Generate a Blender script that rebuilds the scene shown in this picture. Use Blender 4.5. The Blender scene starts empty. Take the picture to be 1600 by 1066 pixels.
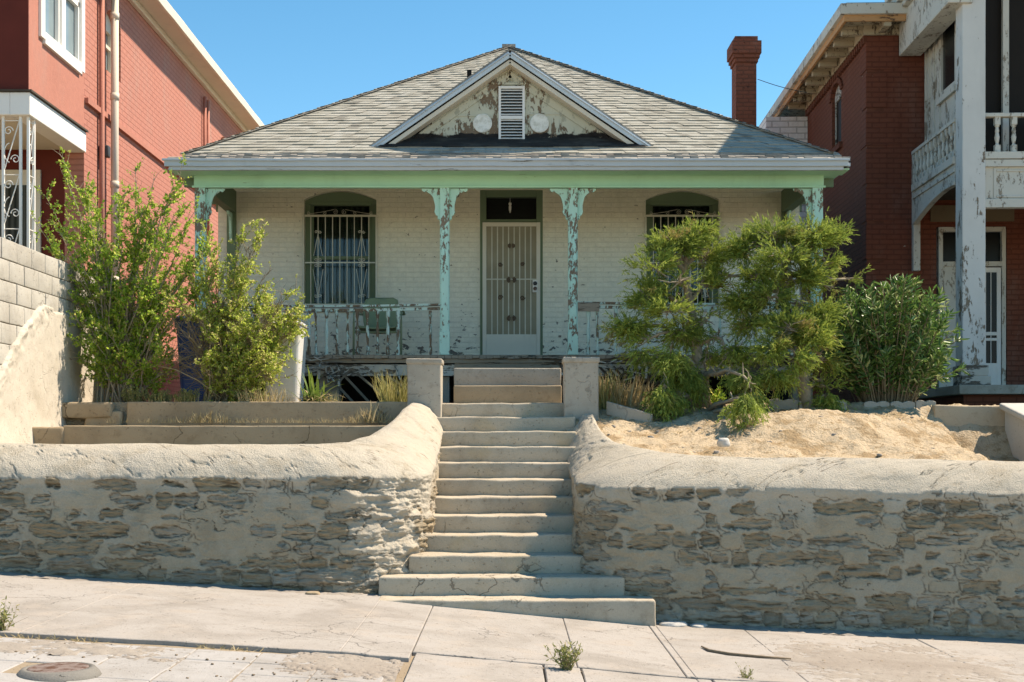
import bpy, bmesh, math, random
import numpy as np
from mathutils import Vector, Matrix, noise as mnoise

# ------------------------------------------------------------------ camera, sky, sun, exposure
R = math.radians
SC = bpy.context.scene
COL = SC.collection
EYE = 1.5
F = 2100.0                                   # focal length in photo pixels (1600 wide)
cam = bpy.data.cameras.new('camera'); camo = bpy.data.objects.new('camera', cam); COL.objects.link(camo)
camo.location = (0, 0, EYE); camo.rotation_euler = (R(90), 0, 0)
cam.sensor_width = 36; cam.lens = F/1600*36
cam.shift_x = 5/1600; cam.shift_y = 150/1600
cam.clip_start = .05; cam.clip_end = 3000
SC.camera = camo
SUN = Vector((.70, .22, 1.0)).normalized()
w = bpy.data.worlds.new('World'); SC.world = w; w.use_nodes = True
wn = w.node_tree; bg = wn.nodes['Background']
sky = wn.nodes.new('ShaderNodeTexSky'); sky.sky_type = 'NISHITA'; sky.sun_disc = False
sky.sun_elevation = math.asin(SUN.z); sky.sun_rotation = math.atan2(SUN.x, SUN.y)
sky.altitude = 3200; sky.air_density = 1.0; sky.dust_density = .05; sky.ozone_density = 1.6
hs = wn.nodes.new('ShaderNodeHueSaturation'); hs.inputs['Saturation'].default_value = 1.3; hs.inputs['Hue'].default_value = .488
wn.links.new(sky.outputs[0], hs.inputs['Color']); wn.links.new(hs.outputs[0], bg.inputs[0])
bg.inputs[1].default_value = .15
sl = bpy.data.lights.new('sun', 'SUN'); so = bpy.data.objects.new('sun', sl); COL.objects.link(so)
sl.energy = 4.6; sl.angle = R(.53); sl.color = (1, .965, .93)
so.rotation_euler = SUN.to_track_quat('Z', 'Y').to_euler(); so.location = (20, 10, 30)
SC.view_settings.view_transform = 'Standard'; SC.view_settings.look = 'None'
SC.view_settings.exposure = .82; SC.view_settings.gamma = 1
SC.view_settings.use_white_balance = True; SC.view_settings.white_balance_temperature = 8300; SC.view_settings.white_balance_tint = 13
SC.cycles.max_bounces = 6; SC.cycles.diffuse_bounces = 4; SC.cycles.transparent_max_bounces = 8

rng = np.random.default_rng(7)
random.seed(7)

def at(px, py, d):                           # a real point from a photo pixel and its distance
    return Vector(((px-795)*d/F, d, EYE+(683-py)*d/F))

# ------------------------------------------------------------------ helpers
def hash2(ix, iy, seed):
    h = (ix.astype(np.int64)*374761393 + iy.astype(np.int64)*668265263 + seed*1442695041) & 0xffffffff
    h = ((h ^ (h >> 13))*1274126177) & 0xffffffff
    h = h ^ (h >> 16)
    return (h & 0xffffff)/float(0xffffff)
def vnoise(x, y, seed=0):
    ix = np.floor(x); iy = np.floor(y); fx = x-ix; fy = y-iy
    fx = fx*fx*(3-2*fx); fy = fy*fy*(3-2*fy)
    a = hash2(ix, iy, seed); b = hash2(ix+1, iy, seed); c = hash2(ix, iy+1, seed); d = hash2(ix+1, iy+1, seed)
    return (a*(1-fx)+b*fx)*(1-fy)+(c*(1-fx)+d*fx)*fy
def fbm(x, y, seed=0, o=4):
    s = 0; a = .5; t = 0
    for i in range(o):
        s = s+a*vnoise(x*2**i+i*17.3, y*2**i+i*9.1, seed+i); t += a; a *= .55
    return s/t
def sstep(a, b, x):
    t = np.clip((x-a)/(b-a), 0, 1); return t*t*(3-2*t)

class MB:
    def __init__(s): s.v = []; s.f = []
    def add(s, vs, fs):
        n = len(s.v); s.v += [tuple(v) for v in vs]; s.f += [tuple(i+n for i in f) for f in fs]; return s
    def box(s, x0, x1, y0, y1, z0, z1, M=None):
        vs = [Vector((x, y, z)) for z in (z0, z1) for y in (y0, y1) for x in (x0, x1)]
        if M: vs = [M@v for v in vs]
        return s.add(vs, [(0, 2, 3, 1), (4, 5, 7, 6), (0, 1, 5, 4), (1, 3, 7, 5), (3, 2, 6, 7), (2, 0, 4, 6)])
    def rbox(s, x0, x1, y0, y1, z0, z1, r=.012, res=.1, amp=.004, sc=4., M=None):
        """box with rounded edges, gridded and slightly uneven"""
        def par(a, b):
            L = b-a; rr = min(r, L*.45); n = max(1, int((L-2*rr)/res))
            return [a, a+rr*.3, a+rr]+[a+rr+(L-2*rr)*i/n for i in range(1, n)]+[b-rr, b-rr*.3, b]
        P = [par(x0, x1), par(y0, y1), par(z0, z1)]; lo = (x0, y0, z0); hi = (x1, y1, z1)
        rr = [min(r, (hi[i]-lo[i])*.45) for i in range(3)]
        idx = {}; vs = []; fs = []
        def vert(p):
            k = (round(p[0], 5), round(p[1], 5), round(p[2], 5))
            if k in idx: return idx[k]
            inn = Vector([min(max(p[i], lo[i]+rr[i]), hi[i]-rr[i]) for i in range(3)])
            d = Vector(p)-inn; q = inn+(d.normalized()*min(rr) if d.length > 1e-9 else d)
            q = Vector([q[i] if abs(d[i]) > 1e-9 else p[i] for i in range(3)])
            if amp: q += mnoise.noise_vector(q*sc)*amp+mnoise.noise_vector(q*sc*4)*amp*.35
            if M: q = M@q
            idx[k] = len(vs); vs.append(q); return idx[k]
        for ax in range(3):
            a, b = (ax+1) % 3, (ax+2) % 3
            for side, val in ((0, lo[ax]), (1, hi[ax])):
                A, B = P[a], P[b]
                for i in range(len(A)-1):
                    for j in range(len(B)-1):
                        q = []
                        for (u, v) in ((A[i], B[j]), (A[i+1], B[j]), (A[i+1], B[j+1]), (A[i], B[j+1])):
                            p = [0, 0, 0]; p[ax] = val; p[a] = u; p[b] = v; q.append(vert(p))
                        if not side: q.reverse()
                        fs.append(q)
        return s.add(vs, fs)
    def bar(s, a, b, wx, wz, up=(0, 0, 1)):
        a = Vector(a); b = Vector(b); d = b-a; L = d.length; d.normalize()
        up = Vector(up)
        if abs(d.dot(up)) > .98: up = Vector((0, 1, 0))
        x = d.cross(up).normalized(); z = x.cross(d)
        M = Matrix((x, d, z)).transposed().to_4x4(); M.translation = a
        return s.box(-wx/2, wx/2, 0, L, -wz/2, wz/2, M)
    def tube(s, pts, r, n=6, cap=True):
        pts = [Vector(p) for p in pts]
        if not hasattr(r, '__len__'): r = [r]*len(pts)
        up = Vector((.13, .37, .92)).normalized(); vs = []; fs = []
        for i, p in enumerate(pts):
            d = (pts[min(i+1, len(pts)-1)]-pts[max(i-1, 0)])
            d = d.normalized() if d.length > 1e-9 else Vector((0, 0, 1))
            x = d.cross(up)
            if x.length < .05: x = d.cross(Vector((1, 0, 0)))
            x.normalize(); y = d.cross(x)
            for k in range(n):
                t = 2*math.pi*k/n; vs.append(p+(x*math.cos(t)+y*math.sin(t))*r[i])
        for i in range(len(pts)-1):
            for k in range(n):
                k2 = (k+1) % n; fs.append((i*n+k, i*n+k2, (i+1)*n+k2, (i+1)*n+k))
        if cap: fs.append(tuple(range(n))[::-1]); fs.append(tuple((len(pts)-1)*n+k for k in range(n)))
        return s.add(vs, fs)
    def lathe(s, c, prof, n=14, axis='z'):
        vs = []; fs = []
        for (r, z) in prof:
            for k in range(n):
                t = 2*math.pi*k/n
                o = Vector((r*math.cos(t), r*math.sin(t), z)) if axis == 'z' else Vector((r*math.cos(t), z, r*math.sin(t)))
                vs.append(Vector(c)+o)
        for i in range(len(prof)-1):
            for k in range(n):
                k2 = (k+1) % n; fs.append((i*n+k, i*n+k2, (i+1)*n+k2, (i+1)*n+k))
        fs.append(tuple(range(n))[::-1]); fs.append(tuple((len(prof)-1)*n+k for k in range(n)))
        return s.add(vs, fs)
    def prism(s, poly, a, b, axis='y'):
        """poly of (u,v); axis y: u=x v=z ; axis x: u=y v=z ; axis z: u=x v=y"""
        def P(u, v, t): return {'y': (u, t, v), 'x': (t, u, v), 'z': (u, v, t)}[axis]
        n = len(poly); vs = [P(u, v, a) for u, v in poly]+[P(u, v, b) for u, v in poly]
        fs = [tuple(range(n)), tuple(range(2*n-1, n-1, -1))]+[(i, i+n, (i+1) % n+n, (i+1) % n) for i in range(n)]
        return s.add(vs, fs)
    def build(s, name, mat, parent=None, smooth=False, bevel=0, fix=True, local=False):
        me = bpy.data.meshes.new(name); me.from_pydata(s.v, [], s.f); me.update()
        if fix:
            bm = bmesh.new(); bm.from_mesh(me); bmesh.ops.recalc_face_normals(bm, faces=bm.faces); bm.to_mesh(me); bm.free()
        return link(me, name, mat, parent, smooth, bevel, local)

def link(me, name, mat, parent=None, smooth=False, bevel=0, local=False):
    if smooth: me.polygons.foreach_set('use_smooth', [True]*len(me.polygons))
    me.materials.append(mat)
    o = bpy.data.objects.new(name, me); COL.objects.link(o)
    if bevel:
        b = o.modifiers.new('bevel', 'BEVEL'); b.width = bevel; b.segments = 2; b.limit_method = 'ANGLE'; b.angle_limit = R(40)
    if parent:
        o.parent = parent
        if not local:
            r = parent
            while r.parent: r = r.parent
            if parent is r: o.matrix_parent_inverse = WM[r.name].inverted()
    return o
WM = {}
def empty(name, label, cat, loc=(0, 0, 0), rz=0, group=None):
    o = bpy.data.objects.new(name, None); COL.objects.link(o); o.location = loc; o.rotation_euler = (0, 0, rz)
    o.empty_display_size = .1
    WM[o.name] = Matrix.Translation(Vector(loc))@Matrix.Rotation(rz, 4, 'Z')
    return tag(o, label, cat, group)
def tag(o, label, cat, group=None):
    o['label'] = label; o['category'] = cat
    if group: o['group'] = group
    WM.setdefault(o.name, Matrix.Identity(4))
    return o
def setting(o, kind='structure'):
    o['kind'] = kind; return o
def copy_tree(o, parent=None):
    c = o.copy(); COL.objects.link(c)
    if parent: c.parent = parent
    for ch in list(o.children): copy_tree(ch, c)
    return c
def np_mesh(name, V, Fq, mat, parent=None, smooth=True, attrs=None, k=4):
    me = bpy.data.meshes.new(name); V = np.asarray(V, dtype=np.float32); Fq = np.asarray(Fq, dtype=np.int32)
    me.vertices.add(len(V)); me.vertices.foreach_set('co', V.ravel())
    me.loops.add(Fq.size); me.loops.foreach_set('vertex_index', Fq.ravel())
    me.polygons.add(len(Fq)); me.polygons.foreach_set('loop_start', np.arange(len(Fq), dtype=np.int32)*k)
    me.polygons.foreach_set('loop_total', np.full(len(Fq), k, dtype=np.int32))
    me.update(calc_edges=True)
    for an, av in (attrs or {}).items():
        a = me.attributes.new(an, 'FLOAT', 'POINT'); a.data.foreach_set('value', np.asarray(av, dtype=np.float32).ravel())
    return link(me, name, mat, parent, smooth)
def grid_faces(nu, nv, flip=False):
    i, j = np.meshgrid(np.arange(nu-1), np.arange(nv-1), indexing='ij'); a = i*nv+j
    f = np.stack([a, a+nv, a+nv+1, a+1], -1).reshape(-1, 4)
    return f[:, ::-1] if flip else f

# ------------------------------------------------------------------ materials
class NT:
    def __init__(s, name):
        s.m = bpy.data.materials.new(name); s.m.use_nodes = True; s.t = s.m.node_tree; s.b = s.t.nodes['Principled BSDF']
        s.geo = s.n('ShaderNodeNewGeometry'); s.pos = s.geo.outputs['Position']
    def n(s, typ, **k):
        o = s.t.nodes.new(typ)
        for a, b in k.items(): setattr(o, a, b)
        return o
    def set(s, sock, v):
        if hasattr(v, 'is_linked') or isinstance(v, bpy.types.NodeSocket): s.t.links.new(v, sock)
        else:
            if isinstance(v, (tuple, list)) and len(v) == 3 and sock.type == 'RGBA': v = (*v, 1)
            sock.default_value = v
    def map(s, scale=(1, 1, 1), loc=(0, 0, 0), rot=(0, 0, 0), vec=None):
        o = s.n('ShaderNodeMapping'); s.set(o.inputs[0], vec or s.pos); o.inputs['Scale'].default_value = scale
        o.inputs['Location'].default_value = loc; o.inputs['Rotation'].default_value = rot; return o.outputs[0]
    def noise(s, scale, detail=4, rough=.55, vec=None, dist=0):
        o = s.n('ShaderNodeTexNoise'); s.set(o.inputs['Vector'], vec or s.pos); o.inputs['Scale'].default_value = scale
        o.inputs['Detail'].default_value = detail; o.inputs['Roughness'].default_value = rough; o.inputs['Distortion'].default_value = dist
        return o.outputs['Fac']
    def vor(s, scale, feature='F1', vec=None, out='Distance'):
        o = s.n('ShaderNodeTexVoronoi', feature=feature); s.set(o.inputs['Vector'], vec or s.pos); o.inputs['Scale'].default_value = scale
        return o.outputs[out]
    def step(s, fac, a, b, lo=0., hi=1.):
        o = s.n('ShaderNodeMapRange'); o.interpolation_type = 'SMOOTHSTEP'; s.set(o.inputs['Value'], fac)
        s.set(o.inputs['From Min'], a); s.set(o.inputs['From Max'], b)
        o.inputs['To Min'].default_value = lo; o.inputs['To Max'].default_value = hi; return o.outputs[0]
    def math(s, op, a, b=None):
        o = s.n('ShaderNodeMath', operation=op); s.set(o.inputs[0], a)
        if b is not None: s.set(o.inputs[1], b)
        return o.outputs[0]
    def mix(s, fac, a, b, mode='MIX'):
        o = s.n('ShaderNodeMix', data_type='RGBA', blend_type=mode); s.set(o.inputs[0], fac)
        s.set(o.inputs[6], a); s.set(o.inputs[7], b); return o.outputs[2]
    def sep(s, ax):
        o = s.n('ShaderNodeSeparateXYZ'); s.set(o.inputs[0], s.pos); return o.outputs['XYZ'.index(ax.upper())]
    def comb(s, x, y, z=0.):
        o = s.n('ShaderNodeCombineXYZ'); s.set(o.inputs[0], x); s.set(o.inputs[1], y); s.set(o.inputs[2], z); return o.outputs[0]
    def attr(s, name):
        o = s.n('ShaderNodeAttribute', attribute_name=name); return o.outputs['Fac']
    def brick(s, vec, w, h, mortar=.008, c1=(.5, .5, .5), c2=(.5, .5, .5), cm=(.3, .3, .3), smooth=.2):
        o = s.n('ShaderNodeTexBrick'); s.set(o.inputs['Vector'], vec); o.inputs['Scale'].default_value = 1
        o.inputs['Brick Width'].default_value = w; o.inputs['Row Height'].default_value = h
        o.inputs['Mortar Size'].default_value = mortar; o.inputs['Mortar Smooth'].default_value = smooth
        s.set(o.inputs['Color1'], c1); s.set(o.inputs['Color2'], c2); s.set(o.inputs['Mortar'], cm); return o
    def bump(s, h, dist=.01, strength=1., prev=None):
        o = s.n('ShaderNodeBump'); s.set(o.inputs['Height'], h); o.inputs['Distance'].default_value = dist; o.inputs['Strength'].default_value = strength
        if prev: s.set(o.inputs['Normal'], prev)
        return o.outputs[0]
    def done(s, col, rough=.8, normal=None, spec=.3, metal=0):
        s.set(s.b.inputs['Base Color'], col); s.set(s.b.inputs['Roughness'], rough)
        s.b.inputs['Specular IOR Level'].default_value = spec; s.b.inputs['Metallic'].default_value = metal
        if normal: s.set(s.b.inputs['Normal'], normal)
        return s.m
def sc3(c, k): return tuple(x*k for x in c)

def plain(name, c, rough=.6, var=.25, scale=8, spec=.3, metal=0, bump=.0):
    t = NT(name); n = t.noise(scale, 5)
    col = t.mix(n, sc3(c, 1-var), sc3(c, 1+var))
    return t.done(col, rough, t.bump(t.noise(60, 3), .004, bump) if bump else None, spec, metal)
def concrete(name, c, dark=None, stain=.35, grain=.35, cracks=.0, warm=None):
    t = NT(name); dark = dark or sc3(c, .55)
    big = t.noise(1.3, 6, .6, dist=.6); med = t.noise(9, 6, .65); fine = t.noise(90, 3, .7)
    col = t.mix(t.step(big, .4, .75), c, t.mix(stain, c, dark))
    if warm: col = t.mix(t.step(t.noise(2.7, 5, .6), .5, .72), col, warm)
    col = t.mix(t.step(med, .52, .74, 0, stain*.8), col, dark)
    col = t.mix(grain, col, t.mix(fine, sc3(c, .5), sc3(c, 1.35)))
    pit = t.step(t.noise(38, 2, .5), .66, .72)
    col = t.mix(t.math('MULTIPLY', pit, .45), col, dark)
    if cracks:
        v = t.n('ShaderNodeTexVoronoi', feature='DISTANCE_TO_EDGE'); v.inputs['Scale'].default_value = 1.6
        wv = t.n('ShaderNodeVectorMath', operation='ADD'); t.set(wv.inputs[0], t.pos)
        nn = t.n('ShaderNodeTexNoise'); nn.inputs['Scale'].default_value = 5; nn.inputs['Detail'].default_value = 5; t.set(nn.inputs[0], t.pos)
        sm = t.n('ShaderNodeVectorMath', operation='SCALE'); t.set(sm.inputs[0], nn.outputs['Color']); sm.inputs['Scale'].default_value = .35
        t.set(wv.inputs[1], sm.outputs[0]); t.set(v.inputs['Vector'], wv.outputs[0])
        ck = t.step(v.outputs['Distance'], .004, .012, 1, 0)
        ck = t.math('MULTIPLY', ck, t.step(t.noise(1.1, 2), .5, .6))
        col = t.mix(t.math('MULTIPLY', ck, cracks), col, sc3(dark, .35))
        h = t.math('SUBTRACT', t.math('ADD', med, t.math('MULTIPLY', fine, .5)), t.math('ADD', pit, ck))
    else: h = t.math('SUBTRACT', t.math('ADD', med, t.math('MULTIPLY', fine, .5)), pit)
    return t.done(col, .92, t.bump(h, .006, .8), .2)
def peel(name, paint, under, amount=.5, scale=7, stretch=(1, 1, .35), under2=None, zlo=None, zhi=None, zgain=.0, boards=0, streak=False, var=.12, lips=.3):
    """old paint flaking off bare wood or brick; amount 0..1, optionally worse towards zlo"""
    t = NT(name); v = t.map(stretch)
    n = t.noise(scale, 7, .68, v, .4)
    th = .5+ (.5-amount)*.45
    if zlo is not None:
        g = t.step(t.sep('z'), zlo, zhi, zgain, 0)
        n = t.math('ADD', n, g)
    n = t.math('ADD', t.math('MULTIPLY', n, .62), t.math('MULTIPLY', t.noise(scale*4.5, 5, .7, v, .2), .38))
    n = t.math('ADD', n, t.math('MULTIPLY', t.math('SUBTRACT', t.noise(scale*.25, 3), .5), .25))
    m = t.step(n, th, th+.014)
    under2 = under2 or sc3(under, .55)
    un = t.mix(t.noise(22, 4, .6, t.map((1, 1, .12))), under, under2)
    pa = t.mix(t.noise(3.2, 5, .6), sc3(paint, 1-var), sc3(paint, 1+var*.5))
    pa = t.mix(t.step(t.noise(2.1, 6, .7, t.map((1, 1, .3))), .52, .75, 0, .35), pa, sc3(paint, .6))
    col = t.mix(m, pa, un)
    h = t.math('SUBTRACT', t.math('MULTIPLY', t.noise(50, 3, .6, t.map((1, 1, .2))), lips), m)
    return t.done(col, .75, t.bump(h, .004, .9), .25)
def brickwall(name, c, axis='x', w=.215, h=.072, joint=.012, var=.15, chips=0, chipc=(.2, .15, .12), jc=None, bd=.006, zlo=None, zhi=None, zg=0, stains=.2):
    t = NT(name); vec = t.comb(t.sep(axis), t.sep('z'))
    b = t.brick(vec, w, h, joint, (1, 1, 1), (.3, .3, .3), (0, 0, 0), .3)
    bc = t.n('ShaderNodeSeparateColor'); t.set(bc.inputs[0], b.outputs['Color'])
    col = t.mix(t.math('MULTIPLY', bc.outputs[0], var), c, sc3(c, .75))
    col = t.mix(t.step(t.noise(.9, 6, .6), .45, .8, 0, stains), col, sc3(c, .6))
    col = t.mix(t.step(t.noise(1.6, 7, .7, t.map((1, 1, .35))), .5, .72, 0, stains*1.3), col, t.mix(.5, sc3(c, .7), (.45, .38, .33)))
    col = t.mix(t.step(t.noise(60, 3, .7), .3, .8, 0, .35), col, sc3(c, .62))
    col = t.mix(t.step(t.noise(14, 4, .6), .35, .75, 0, .22), col, sc3(c, 1.35))
    col = t.mix(t.math('MULTIPLY', b.outputs['Fac'], .55), col, jc or sc3(c, .5))
    hh = t.math('ADD', t.math('MULTIPLY', b.outputs['Fac'], -1.), t.math('MULTIPLY', t.noise(45, 4), .45))
    if chips:
        n = t.noise(9, 6, .66, t.map((1, 1, 1.6)), .3)
        if zlo is not None: n = t.math('ADD', n, t.step(t.sep('z'), zlo, zhi, zg, 0))
        m = t.step(n, .5+(.5-chips)*.45, .515+(.5-chips)*.45)
        col = t.mix(m, col, t.mix(t.noise(30, 3), chipc, sc3(chipc, .5))); hh = t.math('SUBTRACT', hh, m)
    return t.done(col, .85, t.bump(hh, bd, .9), .2)
def leafmat(name, c1, c2, c3=None, trans=.35, rough=.55, amt3=.12):
    t = NT(name); r = t.geo.outputs['Random Per Island']
    col = t.mix(r, c1, c2)
    if c3: 
        rr = t.math('FRACT', t.math('MULTIPLY', r, 17.31)); col = t.mix(t.step(rr, 1-amt3-.02, 1-amt3), col, c3)
    t.done(col, rough, None, .35)
    tr = t.n('ShaderNodeBsdfTranslucent'); t.set(tr.inputs[0], col)
    mx = t.n('ShaderNodeMixShader'); mx.inputs[0].default_value = trans
    t.t.links.new(t.b.outputs[0], mx.inputs[1]); t.t.links.new(tr.outputs[0], mx.inputs[2])
    t.t.links.new(mx.outputs[0], t.t.nodes['Material Output'].inputs[0]); return t.m
def glass(name, c=(.01, .012, .012), rough=.08):
    t = NT(name); return t.done(c, rough, t.bump(t.noise(3, 2), .01, .3), .2)

MINT = (.40, .68, .52)
M = {}
M['conc_step'] = concrete('step_concrete', (.47, .41, .32), (.19, .145, .095), .8, .45, .6, warm=(.42, .335, .21))
M['conc_pillar'] = concrete('pillar_concrete', (.42, .38, .315), (.20, .165, .12), .7, .3, .25)
M['conc_curb'] = concrete('curb_concrete', (.37, .29, .195), (.18, .125, .075), .7, .3, .7)
M['conc_white'] = concrete('edging_concrete', (.52, .50, .46), (.3, .27, .22), .3, .2)
M['sidewalk'] = concrete('sidewalk_concrete', (.36, .335, .305), (.18, .155, .125), .85, .45, .4, warm=(.37, .315, .26))
M['paver'] = concrete('paver_concrete', (.37, .36, .345), (.19, .165, .135), .8, .3, .2)
M['dirt'] = concrete('dirt', (.30, .24, .17), (.13, .10, .065), .6, .5)
M['wood_old'] = peel('weathered_wood', (.30, .25, .19), (.13, .095, .065), .4, 8, (.25, 1, 3))
M['wood_grey'] = peel('grey_weathered_wood', (.52, .49, .42), (.16, .13, .10), .45, 7, (.4, 1, 2))
M['wood_dark'] = plain('dark_wood', (.07, .055, .04), .9, .4)
M['mint'] = peel('mint_paint', MINT, (.22, .15, .10), .16, 6, (.6, .6, 1.4))
M['mint_beam'] = peel('mint_beam_paint', (.44, .74, .54), (.2, .16, .11), .18, 8, (.3, 1, 3), lips=.5)
M['mint_peel'] = peel('peeling_mint_paint', (.50, .78, .66), (.30, .22, .16), .44, 8.5, (1, 1, .42), under2=(.17, .12, .08))
M['rail_peel'] = peel('peeling_rail_paint', (.52, .68, .60), (.24, .17, .11), .5, 9, (1, 1, .4), under2=(.12, .08, .05))
M['green_trim'] = peel('green_trim_paint', (.17, .235, .15), (.2, .2, .15), .08, 9)
M['fascia'] = peel('fascia_paint', (.50, .55, .58), (.22, .19, .15), .24, 5, (.3, 1, 4))
M['fascia_blue'] = peel('blue_white_rake_paint', (.52, .62, .68), (.25, .22, .18), .16, 6)
M['cream'] = peel('cream_paint', (.66, .60, .49), (.3, .24, .18), .1, 6)
M['door_paint'] = peel('cream_door_paint', (.74, .70, .60), (.4, .33, .25), .14, 8)
M['white'] = peel('white_paint', (.82, .80, .75), (.4, .36, .3), .06, 6)
M['iron_white'] = plain('white_iron', (.62, .60, .50), .5, .15, 10)
M['white_wood'] = peel('flaking_white_paint', (.62, .595, .52), (.36, .31, .235), .38, 9, (1, 1, .45), under2=(.24, .19, .145))
M['white_col'] = peel('column_paint', (.66, .645, .60), (.34, .27, .20), .33, 7, (1, 1, .35), under2=(.12, .09, .06), zlo=3.6, zhi=5.5, zgain=.05)
M['house_brick'] = brickwall('white_painted_brick', (.86, .82, .68), 'x', .215, .068, .006, .08, .12, (.26, .23, .2), jc=(.77, .73, .61), bd=.0035, zlo=2.5, zhi=3.4, zg=.12, stains=.22)
M['red_brick_y'] = brickwall('salmon_painted_brick', (.47, .20, .15), 'y', .215, .075, .01, .2, 0, jc=(.33, .125, .09), bd=.007, stains=.45)
M['red_stucco'] = brickwall('salmon_stucco', (.45, .19, .14), 'x', 20, 20, .001, 0, 0, bd=.006, stains=.3)
M['maroon'] = plain('salmon_front_shade', (.13, .022, .014), .8, .25, 4)  # salmon street faces: their shade is put in as this dark colour
M['dark_brick_x'] = brickwall('maroon_painted_brick_front', (.19, .058, .034), 'x', .215, .075, .01, .3, .04, (.5, .42, .35), bd=.007)
M['dark_brick_y'] = brickwall('maroon_painted_brick_side', (.19, .062, .036), 'y', .215, .075, .01, .3, .02, (.5, .42, .35), bd=.007)
M['white_brick'] = brickwall('white_parapet_brick', (.86, .85, .82), 'x', .3, .11, .012, .2, .12, (.3, .25, .2), jc=(.3, .28, .25), bd=.008)
M['chimney'] = brickwall('chimney_brick', (.27, .085, .05), 'x', .2, .07, .01, .9, .2, (.13, .055, .035), jc=(.10, .045, .03), bd=.01, stains=.7)
M['block'] = concrete('cinder_block', (.46, .44, .39), (.20, .175, .14), .85, .5, .3)
M['plaster_side'] = concrete('plaster', (.52, .475, .40), (.29, .24, .17), .6, .35, .4)
M['glass'] = glass('dark_glass', (.012, .013, .012), .25)
M['curtain'] = None
M['black'] = plain('void_and_cable_black', (.012, .011, .01), .95, .3)  # dark stand-in for unlit hollows; also colours the vent pipe and cable
M['tar'] = None
M['blue_plastic'] = plain('blue_plastic', (.012, .06, .26), .45, .1, spec=.5)
M['grey_plastic'] = plain('pale_grey_plastic', (.62, .62, .60), .5, .08)
M['dark_plastic'] = plain('dark_plastic', (.05, .05, .05), .5, .1)
M['chair'] = peel('sage_green_metal', (.25, .31, .19), (.14, .1, .06), .14, 9)
M['bark'] = plain('bark', (.20, .15, .10), .9, .4, 30, bump=.8)
M['scroll'] = plain('rusty_scrollwork', (.14, .10, .07), .7, .3)
M['collar'] = concrete('dark_collar', (.20, .19, .17), (.09, .08, .06), .5, .5)
M['bark_pale'] = plain('pale_bark', (.30, .25, .18), .9, .35, 30, bump=.8)
M['twig'] = plain('twig', (.26, .20, .12), .9, .35, 30)
t = NT('curtain'); wv = t.n('ShaderNodeTexWave'); wv.inputs['Scale'].default_value = 4; wv.inputs['Distortion'].default_value = 2
t.set(wv.inputs[0], t.map((1, 1, .05))); M['curtain'] = t.done(t.mix(wv.outputs['Fac'], (.02, .024, .02), (.075, .08, .07)), .9)
t = NT('iron_lid'); n = t.noise(14, 6, .7); M['lid'] = t.done(t.mix(t.step(n, .4, .62), (.22, .17, .15), (.10, .045, .025)), .6, t.bump(n, .004, .8), .4)
M['brownglass'] = plain('brown_black_screen', (.018, .013, .009), .55, .4, 1.5, spec=.15)
t = NT('screen_mesh'); M['screen'] = t.done(t.mix(t.noise(2.5, 5), (.25, .22, .15), (.44, .395, .29)), .8, t.bump(t.noise(120, 2), .003, .8))
# asphalt shingles: mottled tabs
t = NT('shingles'); vec = t.comb(t.sep('x'), t.math('MULTIPLY', t.sep('z'), 1.0))
UV = t.n('ShaderNodeUVMap'); UV.uv_map = 'UVMap'
b = t.brick(UV.outputs[0], .15, 1.0, .012, (1, 1, 1), (0, 0, 0), (.3, .3, .3), .1)
bc = t.n('ShaderNodeSeparateColor'); t.set(bc.inputs[0], b.outputs['Color'])
cr = t.n('ShaderNodeValToRGB'); e = cr.color_ramp; e.elements[0].color = (.15, .145, .13, 1); e.elements[1].color = (.44, .44, .40, 1)
e.elements[0].position = 0.02; m_ = e.elements.new(.3); m_.color = (.32, .315, .27, 1)
t.set(cr.inputs[0], bc.outputs[0])
col = t.mix(t.step(t.noise(1.1, 5, .6), .4, .75, 0, .35), cr.outputs[0], (.24, .225, .19))
col = t.mix(.42, col, t.mix(t.noise(38, 5, .75), (.12, .115, .095), (.58, .565, .48)))
M['shingle'] = t.done(col, .95, t.bump(t.noise(90, 3, .7), .006, .8), .15)
t = NT('old_shingles'); n = t.noise(5, 6, .7, t.map((.3, 1, 4)))
col = t.mix(t.step(n, .4, .64), (.38, .355, .31), (.13, .115, .095)); col = t.mix(.3, col, t.mix(t.noise(60, 3), (.1, .09, .08), (.5, .48, .44)))
M['shingle_old'] = t.done(col, .95, t.bump(n, .012, .9), .15)
# gable siding: flaking pale green paint, tar along the bottom
t = NT('gable_board'); n = t.noise(6.5, 7, .7, t.map((1, 1, .55)), .5)
z = t.sep('z'); g = t.step(z, 5.1, 5.5, .09, 0); ax_ = t.math('ABSOLUTE', t.sep('x')); gx = t.step(ax_, .3, .9, .07, 0)
m = t.step(t.math('ADD', t.math('ADD', t.math('MULTIPLY', n, .6), t.math('MULTIPLY', t.noise(24, 5, .7, t.map((1, 1, .4))), .4)), t.math('ADD', g, gx)), .60, .615)
un = t.mix(t.noise(5, 5, .7), t.mix(t.noise(14, 4), (.27, .235, .17), (.14, .115, .08)), (.20, .11, .06)); pa = t.mix(t.noise(4, 5), (.46, .46, .35), (.62, .61, .49))
n2 = t.step(t.noise(11, 5, .7, t.map((1, 1, .5))), .57, .6, 0, .5)
col = t.mix(m, t.mix(n2, pa, (.22, .23, .18)), un)
tz = t.math('ADD', z, t.math('MULTIPLY', t.noise(3.5, 5, .6), .22)); tarm = t.step(tz, 5.33, 5.35, 1, 0)
tarm = t.math('MULTIPLY', tarm, t.step(t.noise(7, 5, .7), .62, .66, 1, .1))
col = t.mix(tarm, col, (.018, .016, .015)); M['gable'] = t.done(col, .8, t.bump(t.math('SUBTRACT', t.math('MULTIPLY', n, .4), m), .006, .9))
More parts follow.
